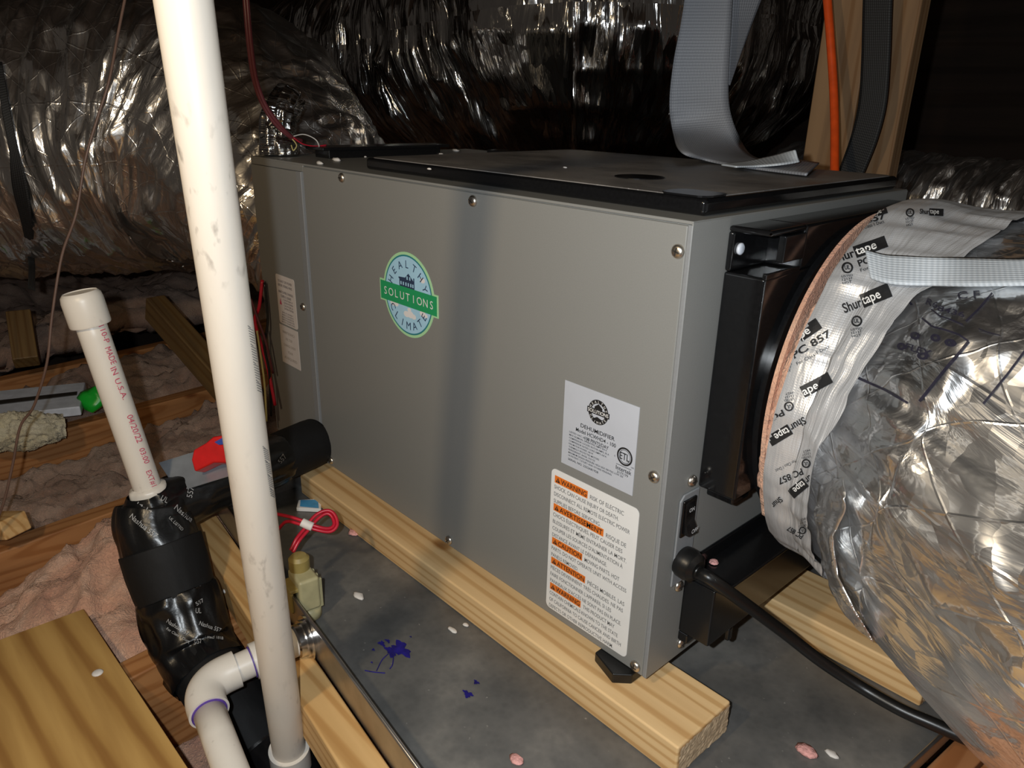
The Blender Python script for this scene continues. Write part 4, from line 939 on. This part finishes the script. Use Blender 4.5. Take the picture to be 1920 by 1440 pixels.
# ================================================================== WHITE PIPES
pp = thing('standpipe', 'tall scuffed white PVC pipe standing in front of the pan', 'pipe', dep(545, 1440, .835))
axp = [dep(344, -60, .492), dep(352, 0, .503), dep(440, 720, .60), dep(546, 1425, .722)]
P0 = dep(544, 1418, .825); P1 = dep(343, -10, .462); dv = P1 - P0
obj('pipe', G().tube([P0 + dv * t for t in np.linspace(-.06, 1.5, 24)], .0177, 40), M['pvc_old'], pp, True)
ax = dv / np.linalg.norm(dv)
g = G().lathe([(.0178, 0), (.0212, 0), (.0218, .004), (.0218, .05), (.0178, .05)], 40, P0 - ax * .036, ax); smooth_by_angle(obj('coupling', g, M['pvc'], pp))
g = G(); BP = bvh([c for c in pp.children if c.name.startswith('pipe')])
for (u, v, u2, v2) in ((468, 612, 486, 733), (496, 838, 511, 930)):
    for i in range(26):
        t = i / 25; x = u + (u2 - u) * t; y = v + (v2 - v) * t; lay_line(g, BP, ((x - 5, y - 2), (x + (4 if i % 7 else 0), y + 3)), 1.5)
obj('printed_line', g, M['ink_grey'], pp, label='faint grey printing along the pipe')
# pan drain: elbow and drop
de = thing('drain_elbow', 'white PVC elbow pipe coming out of the drain pan rim', 'pipe', at(375, 1290, 'x', .48))
d0 = np.array(pan(.378, -.014, .018)); d1 = dep(374, 1286, .80); dd = d1 - d0; Ld = np.linalg.norm(dd); dd /= Ld
d2 = dep(436, 1452, .712); de2 = d2 - d1; Lf_ = np.linalg.norm(de2); de2 /= Lf_
r_ = .0160
obj('stub', G().tube([d0 + dd * t for t in np.linspace(-.004, Ld - .03, 8)], r_, 32), M['pvc'], de, True)
g = G().lathe([(r_, 0), (r_ + .004, 0), (r_ + .0042, .002), (r_ + .0042, .030), (r_, .030)], 36, d0 + dd * .022, dd); smooth_by_angle(obj('coupling', g, M['pvc'], de))
g = G().lathe([(r_, 0), (r_ + .0016, 0), (r_ + .0016, .0014), (r_, .0014)], 36, d0 + dd * .0525, dd); obj('primer_ring', g, M['purple'], de, label='purple primer line')
a0 = d1 - dd * .040; b0 = d1 + de2 * .040
cur = [a0 + dd * .0 ] + [((1 - t) ** 2) * (d1 - dd * .030) + 2 * t * (1 - t) * d1 + t * t * (d1 + de2 * .030) for t in np.linspace(0, 1, 16)] + [b0]
g = G().tube(cur, r_ + .0042, 36); el = smooth_by_angle(obj('elbow', g, M['pvc'], de), .9)
g = G().lathe([(r_, 0), (r_ + .0018, 0), (r_ + .0018, .0012), (r_, .0012)], 36, b0, de2); obj('primer_ring', g, M['purple'], de, label='purple primer line')
obj('drop_pipe', G().tube([b0 + de2 * t for t in np.linspace(-.004, Lf_ + .25, 10)], r_, 36), M['pvc'], de, True)
# capped vent stub
vs = thing('vent_stub', 'short white PVC pipe with cap and red lettering', 'pipe', dep(275, 915, .95))
v0 = dep(277, 915, .95); v1 = dep(152, 556, .862); va = (v1 - v0); Lv = np.linalg.norm(va); va /= Lv
vp = obj('pipe', G().tube([v0 + va * t for t in np.linspace(-.03, Lv - .01, 8)], .0167, 40), M['pvc'], vs, True)
g = G().lathe([(.0168, 0), (.0218, 0), (.0226, .002), (.0226, .030), (.0215, .036), (.0185, .0395), (.0180, .0385), (.004, .0385)], 40, v1 - va * .034, va); smooth_by_angle(obj('cap', g, M['pvc'], vs))
g = duct([(v0 - va * .02, .0225), (v0 - va * .004, .0228), (v0 + va * .003, .0205), (v0 + va * .004, .0165)], 12, 60, lambda s, th, r: .0012 * vnoise(s * 40, np.cos(th) * 3, np.sin(th) * 3, 3)); obj('socket', g, M['pvc'], vs, True, label='jagged white pipe socket')
g = G(); BV = bvh([vp])
pts = lambda u0, v0_, u1, v1_: ((u0, v0_), (u1, v1_))
for tx, a, b, h in (('CP-110-P', (175, 586), (196, 644), 10), ('MADE', (196, 653), (208, 684), 11), ('IN', (206, 691), (212, 704), 11), ('U.S.A.', (214, 712), (230, 750), 10), ('04/20/22', (237, 780), (257, 831), 11), ('03:00', (260, 842), (271, 870), 10), ('EXT#13', (273, 884), (287, 920), 10)):
    lay_text(g, BV, tx, a, b, h, -.004 if len(tx) > 9 else .0)
obj('lettering', g, M['ink_red'], vs, label='red printed lettering')

# ================================================================== BLACK INSULATED DRAIN LINE
v0 = dep(277, 915, .95)
il = thing('insulated_drain_line', 'black foam insulated drain pipe wrapped with black tape', 'pipe', dep(300, 1000, .95))
tee = dep(282, 962, .955)
a0 = at(596, 826, 'y', -.002); a1 = tee.copy()
adir = (a1 - a0) / np.linalg.norm(a1 - a0); La = np.linalg.norm(a1 - a0)
def lump(sd, a): return lambda s, th, r: a * (ridge(s * 22, np.cos(th) * 3, np.sin(th) * 3, sd) + .5 * vnoise(s * 50, np.cos(th) * 5, np.sin(th) * 5, sd + 2))
g = duct([(a0 + adir * .004, .030), (a0 + adir * .007, .0375), (a0 + adir * .05, .038), (a0 + adir * .09, .037)], 30, 60, lump(1, .0004)); sl1 = obj('foam_sleeve', g, M['foam'], il, True)
g = G(); g.v = []; g.lathe([(.03, 0), (.038, 0)], 60, a0 + adir * .006, adir); obj('sleeve_end', g, M['foam'], il)
g = duct([(a0 + adir * .075, .033), (a0 + adir * .09, .0385), (a0 + adir * .14, .037), (a0 + adir * .17, .034), (a0 + adir * (La * .78), .034), (a0 + adir * La, .036)], 60, 64, lump(4, .0022)); tp1 = obj('tape_wrap', g, M['btape'], il, True, label='shiny black tape wrap on the arm')
b1 = dep(332, 1118, .952); b2 = dep(366, 1222, .940); b3 = dep(440, 1330, .90); b4 = dep(500, 1425, .875); b5 = dep(550, 1490, .845)
g = duct([(v0 - va * .004, .0245), (v0 - va * .010, .0290), (v0 - va * .022, .0400), (tee * .93 + b1 * .07, .0445), (tee * .75 + b1 * .25, .046), (tee * .6 + b1 * .4, .047)], 40, 64, lump(9, .0016)); tp2 = obj('tape_wrap', g, M['btape'], il, True, label='black tape wrap with white print at the tee')
g = duct([(tee * .62 + b1 * .38, .0485), (tee * .6 + b1 * .4, .050), (tee * .3 + b1 * .7, .0495), (b1, .0465)], 40, 64, lump(12, .0005)); obj('foam_sleeve', g, M['foam'], il, True)
g = duct([(tee * .08 + b1 * .92, .045), (b1, .0485), (b1 * .5 + b2 * .5, .047), (b2, .046), (b2 * .6 + b3 * .4, .043)], 50, 64, lump(15, .0034)); tp3 = obj('tape_wrap', g, M['btape'], il, True, label='wrinkled shiny black tape at the bend')
g = duct([(b2, .040), (b2 * .55 + b3 * .45, .042), (b3, .0425), (b3 * .5 + b4 * .5, .042), (b4, .040)], 60, 64, lump(18, .0006)); obj('foam_sleeve', g, M['foam'], il, True)
g = duct([(b3 * .25 + b4 * .75, .041), (b4, .043), (b5, .044), (b5 * 2 - b4 - np.array([0, 0, .02]), .043)], 50, 64, lump(21, .0028)); tp4 = obj('tape_wrap', g, M['btape'], il, True, label='shiny black tape at the foot of the tall pipe')
g = G(); BB = bvh([tp1, tp2, tp3, tp4, sl1])
for tx, a, b, h in (('Nashua', (325, 954), (356, 980), 10), ('557', (359, 934), (363, 914), 11), ('Nashua 557', (243, 970), (291, 1010), 10), ('557', (365, 1209), (379, 1206), 10), ('557', (526, 870), (537, 856), 9), ('UL LISTED', (316, 972), (340, 996), 5), ('14-14', (258, 944), (284, 962), 4), ('557', (524, 1396), (534, 1410), 9), ('UL', (300, 938), (312, 944), 10), ('Nashua', (372, 905), (392, 895), 8), ('Nashua 557', (312, 1166), (352, 1192), 8), ('For Class 1 Duct', (312, 1180), (354, 1206), 5), ('Nashua 557', (372, 1172), (412, 1186), 8), ('UL', (366, 1150), (376, 1150), 10), ('557', (368, 1136), (382, 1128), 7), ('Listed 181B', (384, 1196), (418, 1200), 5)):
    lay_text(g, BB, tx, a, b, h, .01, .0012)
obj('lettering', g, flat('dim_white_ink', (.33, .33, .33), .5), il, label='white print on black tape')

# ================================================================== SMALL THINGS
# float switch clipped on the rim
fb = np.array(at(566, 1105, 'z', .045)); 
fs = thing('float_switch', 'olive plastic float switch clipped on the pan rim', 'switch', at(560, 1165, 'z', 0.))
c = np.array(pan(.318, .006, 0)); T_ = lambda a, b, z: tuple(np.array(pan(.318 + a, .010 + b, z)))
obj('body', G().box((-.020, -.004, .018), (.018, .022, .062), T_), M['olive2'], fs, bevel=.004, seg=3)
g = G().lathe([(.004, 0), (.0115, .0), (.0125, .004), (.0125, .016), (.009, .020), (.004, .021)], 22, T_(-.012, .009, .060), (0, 0, 1)); smooth_by_angle(obj('cap', g, M['olive'], fs))
g = G()
for a in (-.012, -.001, .010): g.box((a, .020, .016), (a + .004, .026, .056), T_)
obj('rib', g, M['olive2'], fs, bevel=.001)
obj('clip', G().box((-.016, -.014, .020), (.014, -.0095, .048), T_), M['olive'], fs, bevel=.002)
obj('clip_bridge', G().box((-.016, -.014, .047), (.014, .002, .052), T_), M['olive'], fs, bevel=.0015)
g = G().lathe([(.0045, 0), (.0045, .004), (.002, .006)], 14, T_(.004, .022, .046), tuple(np.array(T_(0, 1, 0)) - np.array(T_(0, 0, 0)))); obj('set_screw', g, M['olive'], fs, True)
obj('float', G().lathe([(.010, 0), (.016, .002), (.016, .014), (.010, .017)], 24, T_(.002, .010, .0005), (0, 0, 1)), M['olive2'], fs, True)
rp = [(545, 1032, .925), (556, 1010, .93), (572, 990, .94), (592, 966, .95), (614, 957, .955), (628, 966, .955), (632, 985, .95), (618, 997, .945), (588, 992, .94), (560, 982, .94), (538, 978, .945), (524, 990, .955), (505, 1015, .97)]
Q = spline([dep(*q) for q in rp], 8); obj('wire', G().tube(Q, .0022, 8), M['wire_red'], fs, True, label='red wire loop')
rp2 = [(549, 1036, .925), (561, 1014, .93), (578, 994, .94), (597, 972, .95), (613, 963, .955), (623, 970, .955), (626, 984, .95), (615, 991, .945), (590, 986, .94), (560, 974, .94), (530, 966, .945), (500, 962, .955), (480, 965, .96)]
Q = spline([dep(*q) for q in rp2], 8); obj('wire', G().tube(Q, .0022, 8), M['wire_red'], fs, True)
Q = spline([dep(*q) for q in ((566, 979, .938), (576, 984, .938), (586, 988, .938))], 5); obj('wire_tape', G().tube(Q, .0056, 12), M['chip'], fs, True, label='white tape on the red wires')
# card packet on the pan
pk = thing('packet', 'small blue and white card packet on the pan behind the red wires', 'packet', at(580, 949, 'z', 0.))
c = at(580, 949, 'z', .0); rot = -.45; xr = lambda a, b, z: (c[0] + a * math.cos(rot) - b * math.sin(rot), c[1] + a * math.sin(rot) + b * math.cos(rot), z)
c2 = [at(556, 956, 'z', .003), at(602, 958, 'z', .003), at(603, 938, 'z', .003), at(560, 941, 'z', .003)]
g = G(); g.add([(*q[:2], .0005) for q in c2] + [(*q[:2], .0065) for q in c2], [(3, 2, 1, 0), (4, 5, 6, 7), (0, 1, 5, 4), (1, 2, 6, 5), (2, 3, 7, 6), (3, 0, 4, 7)]); obj('card', g, M['white_label'], pk, bevel=.0008)
m_ = np.mean(c2, 0); g = G(); g.add([(*(m_ + (q - m_) * np.array([.86, .72, 1]))[:2], .0069) for q in c2], [(0, 1, 2, 3)]); obj('blue_panel', g, M['sky_card'], pk)
# hand tool: steel plate with a red grip lying on the insulated arm
ht = thing('pipe_saw', 'red handled tool with grey steel blade lying on the black pipe', 'tool', dep(380, 860, 1.03))
bl = [dep(298, 868, 1.0), dep(334, 922, .965), dep(470, 880, .975), dep(470, 815, 1.01)]; nrm = np.cross(bl[1] - bl[0], bl[3] - bl[0]); nrm /= np.linalg.norm(nrm)
g = G(); g.add([q - nrm * .0006 for q in bl] + [q + nrm * .0006 for q in bl], [(3, 2, 1, 0), (4, 5, 6, 7), (0, 1, 5, 4), (1, 2, 6, 5), (2, 3, 7, 6), (3, 0, 4, 7)]); obj('blade', g, flat('blade_steel', (.40, .43, .47), .35, .6, 14, .45, .1), ht)
hp = [(358, 862), (362, 843), (385, 830), (399, 818), (420, 815), (455, 812), (456, 868), (400, 868), (364, 885)]
g = G(); n_ = len(hp); fr_ = [dep(u, v, .955) for u, v in hp]; bk = [dep(u, v, .955) + np.array([-.012, .016, -.012]) for u, v in hp]
g.add(fr_ + bk, [tuple(range(n_))[::-1], tuple(range(n_, 2 * n_))] + [(i, (i + 1) % n_, n_ + (i + 1) % n_, n_ + i) for i in range(n_)]); obj('handle', g, M['red'], ht, bevel=.003, seg=3)
g = G(); q = [dep(402, 829, .952), dep(424, 817, .952), dep(456, 815, .952), dep(456, 830, .952), dep(410, 834, .952)]; g.add(q + [p_ + np.array([-.004, .006, -.004]) for p_ in q], [(4, 3, 2, 1, 0), (5, 6, 7, 8, 9)] + [(i, (i + 1) % 5, 5 + (i + 1) % 5, 5 + i) for i in range(5)]); obj('grip_insert', g, M['blue'], ht)
# wires: thin brown one at left, maroon cable at the top
Q = spline([dep(*q) for q in ((240, -30, .95), (222, 60, .95), (205, 150, .95), (185, 215, .955), (160, 300, .96), (143, 400, .97), (116, 480, .98), (98, 590, .99), (88, 680, 1.), (64, 760, 1.02), (38, 800, 1.03), (24, 870, 1.04), (6, 945, 1.05), (-20, 1010, 1.06))], 8)
tag(obj('thin_wire', G().tube(Q, .0018, 8), M['wire_brown'], smooth=True, loc=Q[40]), 'thin brown wire hanging down at the left', 'wire')
mc = thing('thermostat_cable', 'maroon cable coming down onto the dehumidifier top corner', 'cable', dep(560, 262, 1.12))
for off in ((0, 0), (5, -2)):
    Q = spline([dep(*q) for q in ((456 + off[0], -40, 1.0), (462 + off[0], 40, 1.02), (468 + off[0], 100, 1.04), (476 + off[0], 150, 1.06), (492 + off[0], 195, 1.08), (516 + off[0], 232 + off[1], 1.1), (546, 258 + off[1], 1.12), (566, 266 + off[1], 1.14))], 8); obj('jacket', G().tube(Q, .0030, 10), M['wire_maroon'], mc, True)
for pts, mt in ((((548, 256, 1.12), (570, 252, 1.13), (592, 262, 1.14), (600, 278, 1.14)), 'wire_white'), (((546, 258, 1.12), (556, 272, 1.12), (550, 282, 1.12), (546, 272, 1.12)), 'wire_yellow'), (((550, 258, 1.12), (568, 270, 1.13), (590, 274, 1.14), (612, 272, 1.15)), 'wire_red')):
    Q = spline([dep(*q) for q in pts], 8); obj('conductor', G().tube(Q, .0009, 6), M[mt], mc, True)
# control wires hanging at the left end of the cabinet
cw = thing('control_wires', 'red, black and yellow wires hanging at left end of the dehumidifier', 'wire', dep(500, 640, 1.22))
for pts, mt, r in ((((492, 525, 1.2), (486, 575, 1.21), (478, 600, 1.22), (488, 640, 1.23), (502, 690, 1.24), (516, 760, 1.25)), 'wire_red', .0028), (((496, 530, 1.2), (502, 600, 1.22), (496, 650, 1.23), (505, 700, 1.24), (508, 780, 1.26)), 'rubber', .0022), (((482, 620, 1.22), (488, 660, 1.23), (496, 720, 1.24), (500, 790, 1.25)), 'wire_yellow', .0018), (((470, 560, 1.2), (484, 600, 1.21), (498, 640, 1.22), (512, 700, 1.24)), 'wire_maroon', .002)):
    Q = spline([dep(*q) for q in pts], 8); obj('wire', G().tube(Q, r, 8), M[mt], cw, True)
# plastic strip, green scrap, offcuts on the far insulation
st = thing('plastic_strip', 'white plastic strip with dark slot lying far left', 'strip', at(80, 750, 'z', .0))
cs = [at(-120, 790, 'z', .01), at(150, 762, 'z', .01), at(160, 716, 'z', .01), at(-120, 744, 'z', .01)]
g = G(); g.add([q - np.array([0, 0, .02]) for q in cs] + cs, [(3, 2, 1, 0), (4, 5, 6, 7), (0, 1, 5, 4), (1, 2, 6, 5), (2, 3, 7, 6), (3, 0, 4, 7)]); obj('channel', g, M['tray'], st, bevel=.003)
cs = [at(-110, 772, 'z', .0105), at(144, 741, 'z', .0105), at(145, 735, 'z', .0105), at(-110, 764, 'z', .0105)]; g = G(); g.add(cs + [q + np.array([0, 0, .0015]) for q in cs], [(3, 2, 1, 0), (4, 5, 6, 7), (0, 1, 5, 4), (1, 2, 6, 5), (2, 3, 7, 6), (3, 0, 4, 7)]); obj('slot', g, M['slot'], st)
g = G(); p = at(178, 752, 'z', -.0); g.lathe([(.008, -.01), (.026, .0), (.03, .012), (.018, .026), (.006, .03)], 12, p, (.5, -.3, .7)); gv = np.array(g.v); gv += .008 * np.stack([vnoise(gv[:, 0] * 60, gv[:, 1] * 60, gv[:, 2] * 60, k) for k in (1, 2, 3)], 1); g.v = gv.tolist()
tag(obj('plastic_scrap', g, M['green'], smooth=True, loc=p), 'crumpled green plastic scrap beside the white strip', 'scrap')
def bar(u0, v0, d0_, u1, v1, d1_, w, h, mat, name, label, cat):
    a = dep(u0, v0, d0_); b = dep(u1, v1, d1_); ex = b - a; Lb = np.linalg.norm(ex); ex /= Lb; ey = np.cross([0, 0, 1], ex); ey /= np.linalg.norm(ey); ez = np.cross(ex, ey)
    loc = (a + b) / 2
    g = G().box((-Lb / 2, -w / 2, -h / 2), (Lb / 2, w / 2, h / 2)); o = obj(name, g, mat, bevel=.003)
    o.matrix_world = Matrix(((ex[0], ey[0], ez[0], loc[0]), (ex[1], ey[1], ez[1], loc[1]), (ex[2], ey[2], ez[2], loc[2]), (0, 0, 0, 1)))
    return tag(o, label, cat)
bar(290, 575, 1.75, 440, 745, 1.6, .045, .06, M['brace_wood'], 'wood_brace', 'dim slanted wooden brace between vent pipe and tall pipe', 'brace')
bar(36, 590, 1.75, 50, 680, 1.70, .05, .04, M['brace_wood'], 'wood_offcut', 'short pale wood offcut standing in insulation at left', 'offcut')
bar(-30, 985, 1.14, 30, 985, 1.10, .04, .03, M['pine_beam'], 'wood_offcut', 'small light wood piece at the left edge beside the joist', 'offcut')
# scraps on the pan
for i, (u, v, r, m_, lab, sx) in enumerate(((848, 1182, .0035, 'chip', 'short white plastic shaving on the pan by the lumber', 2.4), (873, 1172, .003, 'chip', 'pale crumb on the pan against the front lumber', 1.6), (663, 1000, .008, 'tuft', 'pink insulation crumb on the pan by the red wire loop', 1.3), (968, 1425, .006, 'tuft', 'pink insulation tuft on the pan at bottom centre', 1.4), (1512, 1410, .009, 'tuft', 'pink insulation tuft on the pan right of the lumber end', 1.2), (672, 1118, .005, 'chip', 'white curl of shaving on the pan near the float switch', 2.2), (1560, 1415, .004, 'chip', 'grey flake on the pan near the planks', 2.))):
    p = at(u, v, 'z', .0003); g = G().lathe([(r * .7, 0), (r, r * .2), (r * .7, r * .5), (r * .15, r * .62)], 10, p, (0, 0, 1)); gv = np.array(g.v) - p; gv[:, 0] *= sx; gv[:, :2] += (.5 * r * np.stack([vnoise(gv[:, 0] * 300, gv[:, 1] * 300, gv[:, 2] * 300 + i, k) for k in (1, 2)], 1)) * (gv[:, 2:3] / r + .3); g.v = (gv + p).tolist()
    tag(obj('debris_scrap', g, M[m_], smooth=True, loc=p), lab, 'debris')

g = duct([(at(-60, 822, 'z', -.01), .030), (at(0, 812, 'z', -.005), .034), (at(70, 806, 'z', -.005), .030), (at(120, 800, 'z', -.01), .018)], 70, 60, lambda s, th, r: .012 * fbm(s * 28, np.cos(th) * 3, np.sin(th) * 3, 5, 3) + .006 * ridge(s * 90, np.cos(th) * 9, np.sin(th) * 9, 5))
tag(obj('insulation_tuft', g, fibre_mat('pale_fibreglass', (.74, .66, .46), (.60, .48, .30), (.84, .78, .62), 9.), smooth=True, loc=at(40, 812, 'z', -.03)), 'pale yellowish insulation tuft in front of the white plastic strip', 'insulation')
